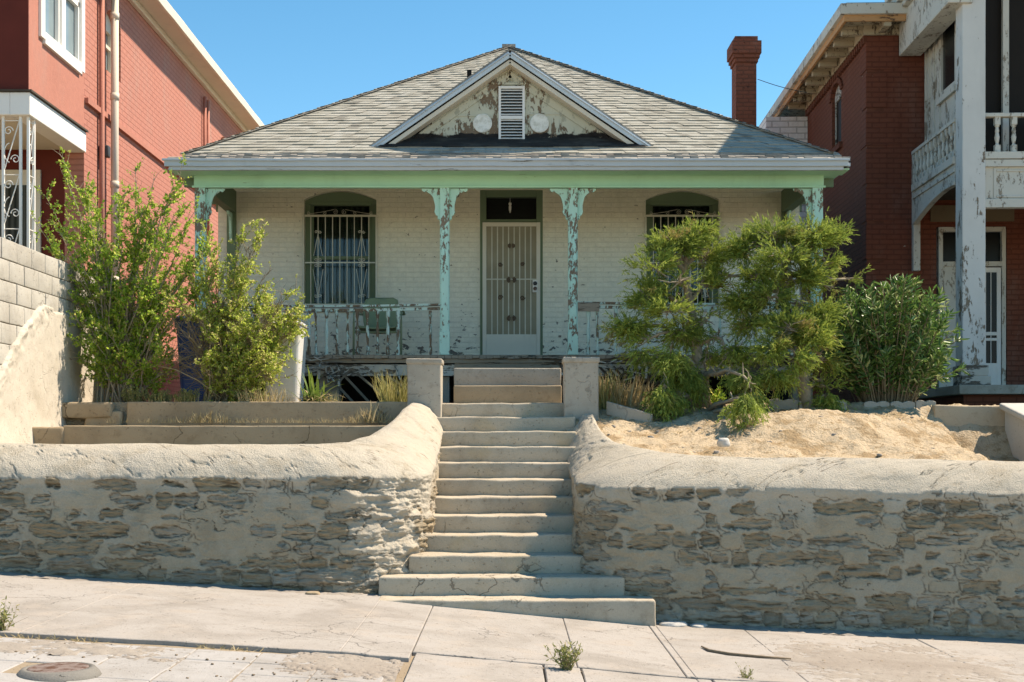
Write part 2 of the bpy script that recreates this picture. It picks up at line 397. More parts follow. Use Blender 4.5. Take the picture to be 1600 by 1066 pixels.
t = NT('tar_paper'); n = t.noise(6, 6, .7, t.map((.4, 1, 1))); M['tar'] = t.done(t.mix(t.step(n, .45, .7), (.022, .021, .02), (.08, .075, .065)), .85, t.bump(n, .02, .8), .3)
t = NT('round_plaster'); n = t.noise(14, 5, .65); M['disc'] = t.done(t.mix(t.step(n, .4, .65), (.84, .82, .74), (.62, .60, .51)), .9, t.bump(n, .01, .9))

M['skyglass'] = plain('pale_blue_glass', (.20, .27, .29), .15, .3, 3, spec=.6)  # even blue-grey pane colour, slightly glossy
M['glassblue'] = plain('blue_grey_glass', (.18, .24, .25), .2, .3, 3, spec=.6)
M['cream_dirty'] = peel('dirty_cream_paint', (.46, .385, .27), (.16, .12, .08), .42, 9)
M['rust_wood'] = peel('bare_orange_wood', (.56, .30, .14), (.22, .12, .07), .35, 5, (1, .4, 3))
M['brown_stone'] = concrete('brown_lintel_stone', (.20, .155, .10), (.12, .09, .06), .3, .2)
M['stucco_tan'] = concrete('tan_stucco', (.47, .38, .27), (.24, .17, .1), .6, .3)

M['wood_lattice'] = plain('rotten_lath', (.20, .17, .13), .9, .4, 12)
# ------------------------------------------------------------------ ground
GX = [-30, -4.3, -1.05, 1.2, 4.3, 30]; GZ = [1.9, .354, .165, -.045, -.20, -1.5]
def ground(x): return np.interp(x, GX, GZ)
gz = lambda x: float(ground(x))
def sheet(name, xs, ys, zf, mat, kind='structure', flip=False):
    X, Y = np.meshgrid(xs, ys, indexing='ij'); Z = zf(X, Y)
    o = np_mesh(name, np.stack([X, Y, Z], -1).reshape(-1, 3), grid_faces(len(xs), len(ys), flip), mat)
    return setting(o, kind)
# dirt base under slabs + street far away
sheet('street', np.concatenate([np.linspace(-400, -31, 12), np.linspace(-30, 30, 61), np.linspace(31, 400, 12)]), np.concatenate([np.linspace(-400, -10, 12), np.linspace(-8, 12.6, 60)]),
      lambda X, Y: ground(X)-.030+.006*fbm(X*3, Y*3, 5), M['dirt'])

# sidewalk slabs with ragged joints
def slab(mb, x0, x1, y0, y1, th=.04, lift=0., jag=.006, seed=0, edge=(0, 0, 0, 0), res=.06):
    """edge = extra raggedness for (left,right,near,far)"""
    rs = np.random.default_rng(seed)
    def line(a, b, n, amp, perp):
        t = np.linspace(0, 1, n); q = np.cumsum(rs.normal(0, 1, n)); q = q-np.linspace(q[0], q[-1], n); q = q/(np.abs(q).max()+1e-6)*amp
        q = q+rs.normal(0, amp*.15, n); q[0] = q[-1] = 0
        return [(a[0]+(b[0]-a[0])*k+(perp[0]*qq), a[1]+(b[1]-a[1])*k+perp[1]*qq) for k, qq in zip(t, q)]
    nx = max(3, int((x1-x0)/.05)); ny = max(3, int((y1-y0)/.05))
    P = line((x0, y0), (x1, y0), nx, jag+edge[2], (0, 1))[:-1]+line((x1, y0), (x1, y1), ny, jag+edge[1], (1, 0))[:-1] + \
        line((x1, y1), (x0, y1), nx, jag+edge[3], (0, 1))[:-1]+line((x0, y1), (x0, y0), ny, jag+edge[0], (1, 0))[:-1]
    n = len(P); cx = sum(p[0] for p in P)/n; cy = sum(p[1] for p in P)/n
    top = [(x, y, gz(x)+lift) for x, y in P]
    # inset ring for a soft arris
    ins = [(x+(cx-x)*.004/max(abs(cx-x), .05)*0+(.006 if x < cx else -.006)*(1 if min(abs(x-x0), abs(x-x1)) < .08 else 0), y+(.006 if y < cy else -.006)*(1 if min(abs(y-y0), abs(y-y1)) < .08 else 0), gz(x)+lift) for x, y in P]
    low = [(x, y, gz(x)+lift-.005) for x, y in P]; bot = [(x, y, gz(x)+lift-th-.03) for x, y in P]
    fs = []
    for i in range(n):
        j = (i+1) % n
        fs.append((i, j, n+j, n+i)); fs.append((n+i, n+j, 2*n+j, 2*n+i))
    base = len(mb.v)
    mb.add(ins+low+bot, fs)
    mb.f.append(tuple(base+i for i in range(n)))
mb = MB()
XJ = [-9, -6.2, -3.05, -.62, .44, 1.14, 1.93, 3.33, 4.6, 6.2, 9]
for i in range(len(XJ)-1):
    # main strip split at bends of slope so the fan stays flat
    cuts = [XJ[i]]+[g for g in (-4.3, -1.05, 1.2, 4.3) if XJ[i] < g < XJ[i+1]]+[XJ[i+1]]
    for a, b_ in zip(cuts[:-1], cuts[1:]):
        gl = .0025 if a == XJ[i] else 0; gr = .0025 if b_ == XJ[i+1] else 0
        near = 8.36 if b_ <= -.6 else 8.62
        sh = .0 if a < -.7 else .05*(i % 3)
        slab(mb, a+gl, b_-gr, near, 12.2, lift=.002*((i*7) % 3), jag=.0015 if (gl or gr) else 0, seed=i*5+int(a*10) % 7, edge=(0, 0, .02 if near == 8.36 else .012, 0))
XK = [-.60, .22, .46, 1.30, 2.25, 3.4, 4.9, 7, 9]
for i in range(len(XK)-1):
    cuts = [XK[i]]+[g for g in (1.2, 4.3) if XK[i] < g < XK[i+1]]+[XK[i+1]]
    for a, b_ in zip(cuts[:-1], cuts[1:]):
        slab(mb, a+(.006 if a == XK[i] else 0), b_-(.006 if b_ == XK[i+1] else 0), 7.35, 8.60, lift=-.004+.002*(i % 2), jag=.002, seed=90+i, edge=(0, 0, .01, .012))
        slab(mb, a+.006, b_-.006, 5.6, 7.33, lift=-.004, jag=.003, seed=190+i)
setting(mb.build('sidewalk', M['sidewalk'], fix=True))
mb = MB()
for i in range(18):
    for j in range(7):
        x1 = -.72-.40*i; y1 = 8.26-.36*j
        if rng.random() < .04: continue
        if abs(y1-.18-7.22) < .19 and abs(x1-.2+2.42) < .2: continue
        slab(mb, x1-.393, x1, y1-.353, y1, th=.03, lift=-.018+rng.normal(0, .002), jag=.0025, seed=500+i*9+j)
setting(mb.build('parkway_pavers', M['paver'], fix=True))
# dirt silted over the slabs
def dirt_patch(name, cx, cy, rx, ry, h, seed, mat, lift=0.0):
    n = 130; u = np.linspace(-1, 1, n); U, V = np.meshgrid(u, u, indexing='ij'); X = cx+U*rx; Y = cy+V*ry
    r = np.sqrt(U**2+V**2); e = .9-r+(fbm(X*5, Y*5, seed)-.5)*1.3+(fbm(X*26, Y*26, seed+7)-.5)*1.5
    H = np.clip(e, 0, .5)*.8*h*(.3+1.4*fbm(X*14, Y*14, seed+1))
    Z = ground(X)+lift+H-.008+ .009*sstep(0, .12, e)
    return setting(np_mesh(name, np.stack([X, Y, Z], -1).reshape(-1, 3), grid_faces(n, n), mat), 'stuff')
M['silt'] = concrete('silt', (.31, .275, .235), (.16, .12, .09), .7, .5)
dirt_patch('dirt_silt', 2.75, 9.6, .95, 1.1, .012, 3, M['silt'])
dirt_patch('dirt_silt', -1.0, 8.05, .35, .5, .015, 9, M['silt'], -.018)
dirt_patch('dirt_silt', -3.1, 8.0, 1.2, .25, .02, 12, M['silt'], -.018)
dirt_patch('dirt_silt', 3.2, 11.15, 2.6, .18, .03, 14, M['silt'])
dirt_patch('dirt_silt', -3.6, 11.25, 2.8, .16, .03, 15, M['silt'])

# yard ground
def yard(X, Y):
    zl = np.where(Y < 13.37, 1.38, np.where(Y < 14.31, 1.59, 1.865))
    t = np.clip((Y-11.9+.4*(fbm(X*1.1, Y*.9, 33)-.5))/2.9, 0, 1)**1.35
    zr = 1.25+.60*t+.07*(fbm(X*1.3, Y*1.3, 31)-.5)+.10*(fbm(X*6, Y*6, 32)-.5)*(Y < 15.5)+.05*(fbm(X*17, Y*17, 35)-.5)*(Y < 15.5) + .20*np.exp(-((X-3.2)/1.0)**2-((Y-13.6)/.6)**2)
    z = np.where(X < 0, zl+.01*fbm(X*5, Y*5, 3), zr)
    mid = (X > -.74) & (X < .62) & (Y < 15.5)
    z = np.where(mid, -.3+np.clip(Y-11.2, 0, 9)*.42, z)
    inl = (Y > 14.15) | ((X < -2.0) & (Y > 11.75)) | (((X+2.0)/1.05)**2+((Y-14.15)/2.3)**2 < 1)
    inr = (Y > 14.1) | ((X > 1.95) & (Y > 11.7)) | (((X-1.95)/1.12)**2+((Y-14.1)/2.36)**2 < 1)
    z = np.where((X < 0) & ~inl | (X >= 0) & ~inr, -.4, z)
    z = z-.42*((X > 4.35)*sstep(4.35, 4.8, X)*sstep(14.8, 14.2, Y) if False else np.clip((X-4.4)/.35, 0, 1)*np.clip((14.7-Y)/.4, 0, 1))
    return z
M['yard'] = None
t = NT('yard_soil'); n = t.noise(3, 6, .65); n2 = t.noise(40, 4, .7)
sx = t.step(t.sep('x'), .2, .8)
soil = t.mix(n2, (.45, .34, .215), (.62, .51, .37)); soil = t.mix(t.step(n, .48, .62, 0, .85), soil, (.34, .235, .13))
soil = t.mix(t.step(t.noise(13, 6, .75), .55, .62, 0, .7), soil, (.27, .18, .09)); soil = t.mix(t.step(t.noise(60, 3, .7), .62, .7, 0, .8), soil, (.25, .17, .10))
sl_ = t.mix(n2, (.30, .24, .16), (.44, .37, .26))
M['yard'] = t.done(t.mix(sx, sl_, soil), .95, t.bump(t.math('ADD', n2, t.noise(14, 5, .7)), .03, .9), .1)
sheet('yard_ground', np.concatenate([np.linspace(-4.85, -.8, 90), np.array([-.745, -.735]), np.linspace(-.7, .6, 6), np.array([.615, .625]), np.linspace(.66, 5.6, 130), np.linspace(5.7, 9, 12)]),
      np.concatenate([np.linspace(11.75, 13.24, 40), np.array([13.36, 13.38]), np.linspace(13.42, 14.28, 25), np.array([14.305, 14.32]), np.linspace(14.36, 16.6, 40), np.linspace(17, 34, 12)]), yard, M['yard'])

# ------------------------------------------------------------------ stone retaining walls
def wall_material():
    t = NT('stone_and_plaster')
    st = t.attr('stone'); ti = t.attr('tint'); sr = t.attr('strata'); ck = t.attr('crack'); cp = t.attr('coping')
    fine = t.noise(70, 4, .7); med = t.noise(11, 6, .65); big = t.noise(1.7, 5, .6)
    plas = t.mix(big, (.33, .265, .17), (.45, .375, .265)); plas = t.mix(t.step(med, .45, .75, 0, .55), plas, (.29, .235, .155))
    patch = t.step(t.noise(2.6, 3, .5, t.map((1, 1, 1.3))), .52, .56); plas = t.mix(t.math('MULTIPLY', patch, .35), plas, (.46, .43, .36))
    cop = t.mix(big, (.48, .43, .345), (.58, .53, .44)); cop = t.mix(t.step(t.noise(4.5, 7, .72), .48, .68, 0, .65), cop, (.36, .30, .215)); cop = t.mix(t.step(t.noise(1.9, 6, .65), .55, .62, 0, .35), cop, (.46, .43, .38))
    plas = t.mix(t.math('MULTIPLY', ti, .45), plas, (.50, .43, .32)); plas = t.mix(t.step(t.noise(3.1, 6, .7, t.map((1, 1, .7))), .5, .7, 0, .55), plas, (.25, .19, .115)); plas = t.mix(t.math('MAXIMUM', cp, t.attr('white')), plas, cop)
    plas = t.mix(.3, plas, t.mix(fine, (.16, .13, .09), (.62, .57, .47)))
    cr = t.n('ShaderNodeValToRGB'); e = cr.color_ramp; cols = [(.0, (.30, .225, .14)), (.25, (.46, .36, .23)), (.5, (.38, .32, .23)), (.75, (.52, .47, .38)), (1, (.52, .41, .27))]
    e.elements[0].position = 0; e.elements[0].color = (*cols[0][1], 1); e.elements[1].color = (*cols[-1][1], 1)
    for p, c in cols[1:-1]: q = e.elements.new(p); q.color = (*c, 1)
    t.set(cr.inputs[0], ti)
    sc_ = t.mix(t.step(sr, .30, .46), (.20, .15, .09), cr.outputs[0])
    sc_ = t.mix(t.step(sr, .62, .85, 0, .6), sc_, (.50, .455, .37))
    sc_ = t.mix(.2, sc_, t.mix(t.noise(34, 4, .7, t.map((1, 1, 2.5))), (.07, .05, .035), (.55, .5, .42)))
    col = t.mix(st, plas, sc_)
    col = t.mix(t.math('MULTIPLY', ck, .7), col, (.08, .06, .04))  # cracks, plus the painted recess shade at stone edges
    h = t.math('ADD', t.math('MULTIPLY', med, .6), t.math('ADD', fine, t.math('MULTIPLY', t.math('MULTIPLY', st, t.noise(26, 5, .7, t.map((1, 1, 4)))), 1.6)))
    return t.done(col, .93, t.bump(h, .016, 1.), .15)
M['stonewall'] = wall_material()

def retaining_wall(name, sg, xo, yfront, Rc, ci, ri, crest, xend, seed, copdrop, rows_seed, extra_rock=0.):
    """sg=-1 left of the stairs, +1 right. Outer face runs along the stairs (x=xo) then round a corner along the pavement."""
    yb = 14.25; step = .0095
    La = yb-(yfront+Rc); Lb = math.pi/2*Rc; Lc = abs(xend)-(abs(xo)+Rc)
    S = np.concatenate([np.arange(0, La, .014), np.arange(La, La+Lb, step), La+Lb+np.concatenate([np.arange(0, min(Lc, 3.9), step), np.linspace(min(Lc, 3.9), Lc, 40)[1:]])])
    phi = np.clip((S-La)/Lb, 0, 1)*math.pi/2
    cx = xo+sg*Rc; cy = yfront+Rc
    ox = np.where(S < La, xo, cx-sg*Rc*np.cos(phi)+np.where(S > La+Lb, sg*(S-La-Lb), 0))
    oy = np.where(S < La, yb-S, cy-Rc*np.sin(phi))
    nx = -sg*np.cos(phi); ny = -np.sin(phi)              # outward normal
    th = np.clip(S/(La+Lb), 0, 1)*math.pi/2
    ix = ci[0]-sg*ri[0]*np.cos(th)+np.where(S > La+Lb, sg*(S-La-Lb), 0); iy = ci[1]-ri[1]*np.sin(th)
    # keep rear side in step with front on the straight
    zc = np.interp(th*180/math.pi, [0, 15, 30, 45, 60, 75, 90], crest)
    zc = np.where(S > La+Lb, crest[-1]+(copdrop[1])*(S-La-Lb), zc)+.012*(fbm(S*2.2, S*0, seed)-.5)*2
    zb = ground(ox)-.06
    ze = zc-copdrop[0]                                     # where the coping starts
    batter = .07
    n1 = 150; n2 = 26; n3 = 8
    # ---- stone zone
    v = np.linspace(0, 1, n1)[None, :]; s = S[:, None]
    z = zb[:, None]+(ze-zb)[:, None]*v; hz = z-(zb[:, None]+.06)
    wz = z+.05*(fbm(s*1.3, z*0+3, seed+2)-.5)+.022*(fbm(s*5, z*5, seed+3)-.5)*2
    rs = np.random.default_rng(rows_seed); zz = [-.9]
    while zz[-1] < 1.9: zz.append(zz[-1]+rs.uniform(.085, .16))
    zz = np.array(zz); row = np.clip(np.searchsorted(zz, wz.ravel()).reshape(wz.shape)-1, 0, len(zz)-2)
    sv = s+.03*(fbm(s*4, z*4, seed+4)-.5)*2+0*z
    dx = np.zeros_like(wz); sid = np.zeros(wz.shape, dtype=np.int64); wid = np.zeros_like(wz)
    for r in range(len(zz)-1):
        cuts = [-.3]
        while cuts[-1] < S[-1]+.6: cuts.append(cuts[-1]+rs.choice([rs.uniform(.12, .28), rs.uniform(.28, .6)]))
        cuts = np.array(cuts); m = row == r
        k = np.clip(np.searchsorted(cuts, sv[m])-1, 0, len(cuts)-2)
        dx[m] = np.minimum(sv[m]-cuts[k], cuts[k+1]-sv[m]); sid[m] = r*200+k; wid[m] = cuts[k+1]-cuts[k]
    hw_ = np.maximum(wid/2, .03); hr_ = (zz[row+1]-zz[row])/2
    uu = np.clip(1-dx/hw_, 0, 1); vv = np.abs(wz-(zz[row]+hr_))/hr_; dz = hr_*(1-vv)
    rnd = hash2(sid, sid*0+5, 11); rnd2 = hash2(sid, sid*0+9, 12); rnd3 = hash2(sid, sid*0+2, 13)
    pw = 3.4; e = hr_*(1-(uu**(pw*1.6)+vv**pw)**(1/pw))
    rocky = np.clip((.34-hz)/.2, 0, 1)+extra_rock*np.exp(-((s-(La+Lb*.6))/.9)**2)*np.clip((1.05-hz)/.5, 0, 1)
    rocky = np.clip(rocky+.9*(fbm(s*.9, z*1.4, seed+8)-.56), 0, 1)
    prob = (1-.75*(extra_rock > .5)*np.exp(-((s-(La+Lb*.45))/.55)**2))*(.62+.4*rocky-.30*np.clip((hz-.9)/.3, 0, 1))
    exposed = rnd < prob
    marg = .006+.036*rnd2*(1-rocky)
    edge = e-marg+.085*(fbm(s*7, z*16, seed+5)-.50)*(1.1-rocky*.5)+.05*(fbm(s*22, z*44, seed+6)-.5)
    mask = sstep(-.002, .007, edge)*exposed
    rim_shade = np.exp(-((edge+.001)/.006)**2)*exposed*sstep(.40, .55, fbm(s*9, z*9, seed+20))  # dark outline painting in recess shade around exposed stones
    strata = .55*fbm(s*5+rnd*40, z*38, seed+7, 4)+.45*fbm(s*14, z*90+rnd*9, seed+9, 3)
    chunk = fbm(s*9+rnd*30, z*16, seed+10, 3)
    crackw = np.exp(-((e+.045*(fbm(s*13, z*15, seed+12)-.5)-.004)/.0035)**2)*sstep(.50, .62, fbm(s*5.3, z*6, seed+13))*(1-mask)
    # wandering cracks
    q = fbm(s*2.6+.6*fbm(s*9, z*9, seed+30), z*2.6, seed+14, 3); crack2 = (np.abs(q-.5) < .004)*(fbm(s*1.2, z*1.2, seed+15) > .45)
    crack = np.clip(crackw+crack2+rim_shade*.75, 0, 1)
    pl = .04*(fbm(s*1.5, z*2, seed+16)-.5)+.035*(fbm(s*6, z*8, seed+17)-.5)+.012*(rnd-.5)*sstep(0, .02, e)+.006*(fbm(s*28, z*28, seed+18)-.5)
    deep = np.where(rnd3 > .8, .02, .0)
    st = -.008-deep+.08*(strata-.5)+.06*(chunk-.5)+.03*rocky*(rnd2-.3)+.02*rocky*sstep(0, .04, e)
    lit = extra_rock*np.exp(-((s-(La+Lb*.55))/.55)**2)*(fbm(s*6, z*9, seed+40)-.5)*.15*np.clip((1.35-hz)/.3, 0, 1)+extra_rock*np.exp(-((s-(La+Lb*.55))/.55)**2)*(fbm(s*4, z*22, seed+41)-.5)*.09*np.clip((1.2-hz)/.3, 0, 1)
    disp = pl+(st-pl*.4)*mask-.008*crack+lit+.02*sstep(.9, 1., v)*0
    # lower coping lip: stone zone sits a little behind the coping
    lip = .028*(fbm(s*1.1, s*0, seed+19)+.2)*sstep(.93, 1.0, v)
    disp = disp+lip
    off = batter*(1-v)+disp
    X1 = ox[:, None]+nx[:, None]*off; Y1 = oy[:, None]+ny[:, None]*off; Z1 = z+.006*(fbm(s*20, z*20, seed+22)-.5)*mask
    # ---- coping zone: quarter-ellipse to crest
    a = np.linspace(0, math.pi/2, n2+1)[None, 1:]
    tx = (ix-ox)[:, None]; ty = (iy-oy)[:, None]; W = .86                                 # fraction of width used by the roll
    tt = a/(math.pi/2); f = tt**1.2*W; hh = 1-(1-tt)**1.75
    zc_, ze_ = zc[:, None], ze[:, None]
    n_ = .045*(fbm(s*1.9, a*1.3+s*0, seed+23)-.5)+.012*(fbm(s*8, a*3, seed+24)-.5)+.008*(fbm(s*34, a*20, seed+26)-.5)-.012*(np.abs(fbm(s*1.4+.3*fbm(s*7, a*3, 5), a*.9, seed+28)-.5) < .006)
    o2 = (lip[:, -1:]+disp[:, -1:]*0)*np.cos(a)+n_
    X2 = ox[:, None]+tx*f+nx[:, None]*o2; Y2 = oy[:, None]+ty*f+ny[:, None]*o2; Z2 = ze_+(zc_-ze_)*hh+n_*.4*np.sin(a)
    # ---- over to the garden side and down
    g = np.linspace(0, 1, n3+1)[None, 1:]
    gx_ = np.clip(g*2, 0, 1); X3 = ox[:, None]+tx*(W+(1-W)*gx_); Y3 = oy[:, None]+ty*(W+(1-W)*gx_); Z3 = zc_-.03*gx_**2-np.clip(g*2-1, 0, 1)*.75
    X = np.concatenate([X1, X2, X3], 1); Y = np.concatenate([Y1, Y2, Y3], 1); Z = np.concatenate([Z1, Z2, Z3], 1)
    nv = X.shape[1]
    def pad(A, val=0.): return np.concatenate([A, np.full((len(S), n2+n3), val)], 1).ravel()
    cop = np.concatenate([sstep(.80, 1.02, v+.26*(fbm(s*2.2, z*5, seed+25)-.5)+.1*(fbm(s*16, z*16, seed+27)-.5))+0*z, np.ones((len(S), n2+n3))], 1).ravel()
    cc = fbm(S[:, None]*1.9, np.linspace(0, 1.2, n2+n3)[None, :]+.4*fbm(S[:, None]*6, np.linspace(0, 4, n2+n3)[None, :], seed+51), seed+50, 3)
    ccr = np.concatenate([crack, (np.abs(cc-.5) < .0035)*(fbm(S[:, None]*.8, 0*cc, seed+52) > .42)*.9], 1).ravel()
    V = np.stack([X, Y, Z], -1).reshape(-1, 3)
    o = np_mesh(name, V, grid_faces(len(S), nv, flip=(sg > 0)), M['stonewall'], attrs={'stone': pad(mask), 'tint': pad(rnd2*.6+rnd3*.4), 'strata': pad(strata), 'crack': ccr, 'coping': cop, 'white': np.repeat(((extra_rock > .5)*np.exp(-((S-(La+Lb*.35))/.75)**4)), nv)})  # white: sunlit look of the stair corner put in as paler plaster
    return o
wl = retaining_wall('retaining_wall', -1, -.70, 11.35, .85, (-2.0, 14.15), (.95, 2.32), [1.87, 1.80, 1.64, 1.52, 1.46, 1.44, 1.44], -7.6, 100, (.29, 0), 21, extra_rock=.8)
tag(wl, 'rubble stone wall with smooth plaster top left of the front steps', 'retaining wall')
wr = retaining_wall('retaining_wall', 1, .60, 11.27, .60, (1.95, 14.1), (1.05, 2.40), [1.74, 1.57, 1.46, 1.41, 1.375, 1.34, 1.33], 7.6, 300, (.27, -.012), 45, extra_rock=.3)
tag(wr, 'rubble stone wall with cracked plaster top right of the front steps', 'retaining wall')

# ------------------------------------------------------------------ steps
root = empty('front_steps', 'long flight of worn concrete steps climbing between the two stone walls', 'steps', (-.05, 12.6, .1))
T0, TR, RS, Z0 = 14.4, .3143, .15384, EYE+.3643
xL = {9: -.86, 10: -1.09, 11: -1.075}; xR = {9: .84, 10: .97, 11: 1.20}
for k in range(12):
    y0 = T0-TR*k; z1 = Z0-RS*k
    x0, x1 = xL.get(k, -.80), xR.get(k, .70)
    depth = TR+.06 if k else 1.0
    zb = z1-RS-.03 if k < 10 else -.15
    mb = MB(); mb.rbox(x0, x1, y0, y0+depth, zb, z1, r=.02, res=.05, amp=.010, sc=3.6)
    mb.build('step', M['conc_step'], root, smooth=True, fix=False)
blk = empty('upper_steps', 'two short block steps leading from the long flight up to the porch floor', 'steps', (0, 15.2, 1.87))
mb = MB(); mb.rbox(-.615, .59, 14.98, 15.6, 1.8, 2.075, r=.015, res=.1, amp=.004); mb.build('step', M['conc_curb'], blk, smooth=True, fix=False)
mb = MB(); mb.rbox(-.625, .595, 15.28, 16.2, 1.9, 2.285, r=.015, res=.1, amp=.004); o = mb.build('step', M['conc_pillar'], blk, smooth=True, fix=False)
# gate pillars
for (x0, x1, zt, lab) in ((-1.075, -.715, 2.325, 'square concrete pillar at the head of the steps on the left'), (.585, .95, 2.34, 'square concrete pillar with a cracked front on the right of the steps')):
    mb = MB(); mb.rbox(x0, x1, 14.2, 14.56, .9, zt, r=.02, res=.08, amp=.004)
    mb.rbox(x0-.012, x1+.012, 14.188, 14.572, zt-.055, zt+.005, r=.015, res=.08, amp=.004)
    o = mb.build('gate_pillar', M['conc_pillar'], smooth=True, fix=False); tag(o, lab, 'pillar')
# terrace curbs on the left
mb = MB(); mb.rbox(-4.42, -1.02, 13.3, 13.44, 1.3, 1.612, r=.014, res=.09, amp=.006); mb.rbox(-4.78, -4.40, 13.28, 13.46, 1.3, 1.60, r=.03, res=.06, amp=.012)
tag(mb.build('garden_curb', M['conc_curb'], smooth=True, fix=False), 'low concrete planter curb just behind the top of the left stone wall', 'curb')
mb = MB(); mb.rbox(-4.05, -.98, 14.25, 14.38, 1.5, 1.875, r=.014, res=.09, amp=.006)
mb.rbox(-4.75, -4.20, 14.2, 14.38, 1.70, 1.872, r=.03, res=.06, amp=.012); mb.rbox(-4.5, -4.1, 14.22, 14.38, 1.5, 1.79, r=.04, res=.05, amp=.02, sc=7)
tag(mb.build('garden_curb', M['conc_curb'], smooth=True, fix=False), 'upper cracked concrete planter curb in front of the bushes, broken at its left end', 'curb')
# loose stones at the foot
def rock(name, x, y, r, flat=.4, label=None, group=None, mat=None, zoff=0):
    bm = bmesh.new(); bmesh.ops.create_icosphere(bm, subdivisions=3, radius=1)
    s = random.random()*50
    for v_ in bm.verts:
        n = mnoise.noise(v_.co*1.2+Vector((s, 0, 0)))*.35+mnoise.noise(v_.co*3+Vector((s, 0, 0)))*.12
        v_.co *= 1+n; v_.co.z = max(min(v_.co.z, .8), -.6)
    me = bpy.data.meshes.new(name); bmesh.ops.scale(bm, vec=(r, r*.75, r*flat), verts=bm.verts); bm.to_mesh(me); bm.free()
    o = link(me, name, mat or M['conc_white'], None, True); o.location = (x, y, gz(x)+r*flat*.4+zoff); o.rotation_euler = (0, 0, random.uniform(0, 3))
    if label: tag(o, label, 'stone', group)
    return o
rock('loose_stone', -1.62, 11.1, .065, .35, 'thin flat stone lying at the foot of the left stone wall', None, M['conc_curb'])
rock('loose_stone', 1.36, 11.05, .11, .28, 'flat pale stone beside the right end of the bottom step')
rock('loose_stone', 1.56, 11.06, .085, .25, 'smaller flat stone just right of the stone beside the bottom step')
rock('loose_stone', 1.97, 12.35, .075, .8, 'whitish lump of rubble on the sand behind the right stone wall', None, M['conc_white'], 1.42-gz(1.97))
P0 = [(-.35, 0), (.1, .3), (.25, -.1)]
for i in range(70):
    x = rng.uniform(-4.2, -.75); y = rng.uniform(7.2, 8.3)
    r = rng.uniform(.004, .011)
    rock('pebble', x, y, r, .6, 'small dark pebbles scattered over the sunken pavers', 'pebbles on the pavers', M['bark'], -.018)
for i in range(30):
    x = rng.normal(2.7, .5); y = rng.normal(9.6, .5); r = rng.uniform(.006, .014)
    rock('pebble', x, y, r, .6, 'small gravel bits on the dirty patch of the sidewalk', 'gravel bits on the sidewalk', M['conc_curb'], 0)
# meter cover
mx, my = -2.42, 7.22; mz = gz(mx)-.02
root = empty('meter_cover', 'round rusty iron lid in a raised concrete collar among the pavers', 'meter cover', (mx, my, mz))
mb = MB(); mb.lathe((mx, my, mz), [(.235, -.03), (.215, .01), (.19, .036), (.168, .04), (.162, .03), (.0, .03)], 40); mb.build('collar', M['collar'], root, smooth=True)
mb = MB(); mb.lathe((mx, my, mz), [(.158, .025), (.158, .038), (.15, .041), (.0, .043)], 40); mb.build('lid', M['lid'], root)
# dry stick
mb = MB(); pts = [at(x, y, 0.1) for x, y in ()]
pp = [(1.42, 9.9), (1.45, 9.72), (1.58, 9.6), (1.78, 9.55), (2.0, 9.52)]
mb.tube([(x, y, gz(x)+.014) for x, y in pp], [.006, .011, .012, .01, .006], 6); tag(mb.build('dry_stick', M['bark'], smooth=True), 'crooked dry stick lying on the sidewalk right of the steps', 'stick')
# scalloped edging blocks
def edging(a, b, z, lab, rz=0., h=.125, scal=True):
    L = (b-a).length; d = (b-a).normalized(); n = Vector((-d.y, d.x, 0)); k = max(2, round(L/.13)); poly = [(0, 0)]; 
    for i in range(k):
        for j in range(7):
            u = (i+j/6)/k*L; poly.append((u, h-.02+(.02*math.sin(math.pi*j/6) if scal else .012)))
    poly.append((L, 0))
    mb = MB(); mm = Matrix((d, n, Vector((0, 0, 1)))).transposed().to_4x4(); mm.translation = a
    mb.prism(poly, 0, .055); mb.v = [tuple(mm@Vector(v_)) for v_ in mb.v]
    tag(mb.build('edging_block', M['conc_pillar'], None, bevel=.006), lab, 'garden edging')
edging(Vector((2.85, 14.75, 1.80)), Vector((3.17, 14.72, 1.79)), 0, 'scalloped concrete edging block, leftmost of the three in front of the juniper trunk')
edging(Vector((3.18, 14.72, 1.785)), Vector((3.40, 14.70, 1.785)), 0, 'scalloped concrete edging block, middle of the three in front of the juniper trunk')
edging(Vector((3.41, 14.70, 1.78)), Vector((3.70, 14.70, 1.78)), 0, 'scalloped concrete edging block, rightmost of the three in front of the juniper trunk')
edging(Vector((3.90, 14.75, 1.77)), Vector((4.18, 14.75, 1.77)), 0, 'scalloped concrete edging block, leftmost of the three under the oleander')
edging(Vector((4.19, 14.75, 1.77)), Vector((4.46, 14.75, 1.77)), 0, 'scalloped concrete edging block, middle of the three under the oleander')
edging(Vector((4.47, 14.75, 1.78)), Vector((4.70, 14.78, 1.78)), 0, 'scalloped concrete edging block, rightmost of the three under the oleander')
edging(Vector((1.04, 14.35, 1.74)), Vector((1.48, 14.05, 1.60)), 0, 'long straight edging block sliding down the sand beside the right pillar', h=.15, scal=False)
# ------------------------------------------------------------------ the bungalow
PF = 2.5; YP, YW = 16.4, 18.26                      # porch floor height, porch front, house wall
H = empty('bungalow', 'low white brick bungalow with mint green porch and grey hipped shingle roof', 'house', (0, 18.3, 1.8))
def hb(name, mat, *boxes, parent=None, bevel=0, smooth=False):
    mb = MB()
    for b in boxes: mb.box(*b)
    return mb.build(name, mat, parent or H, smooth, bevel)
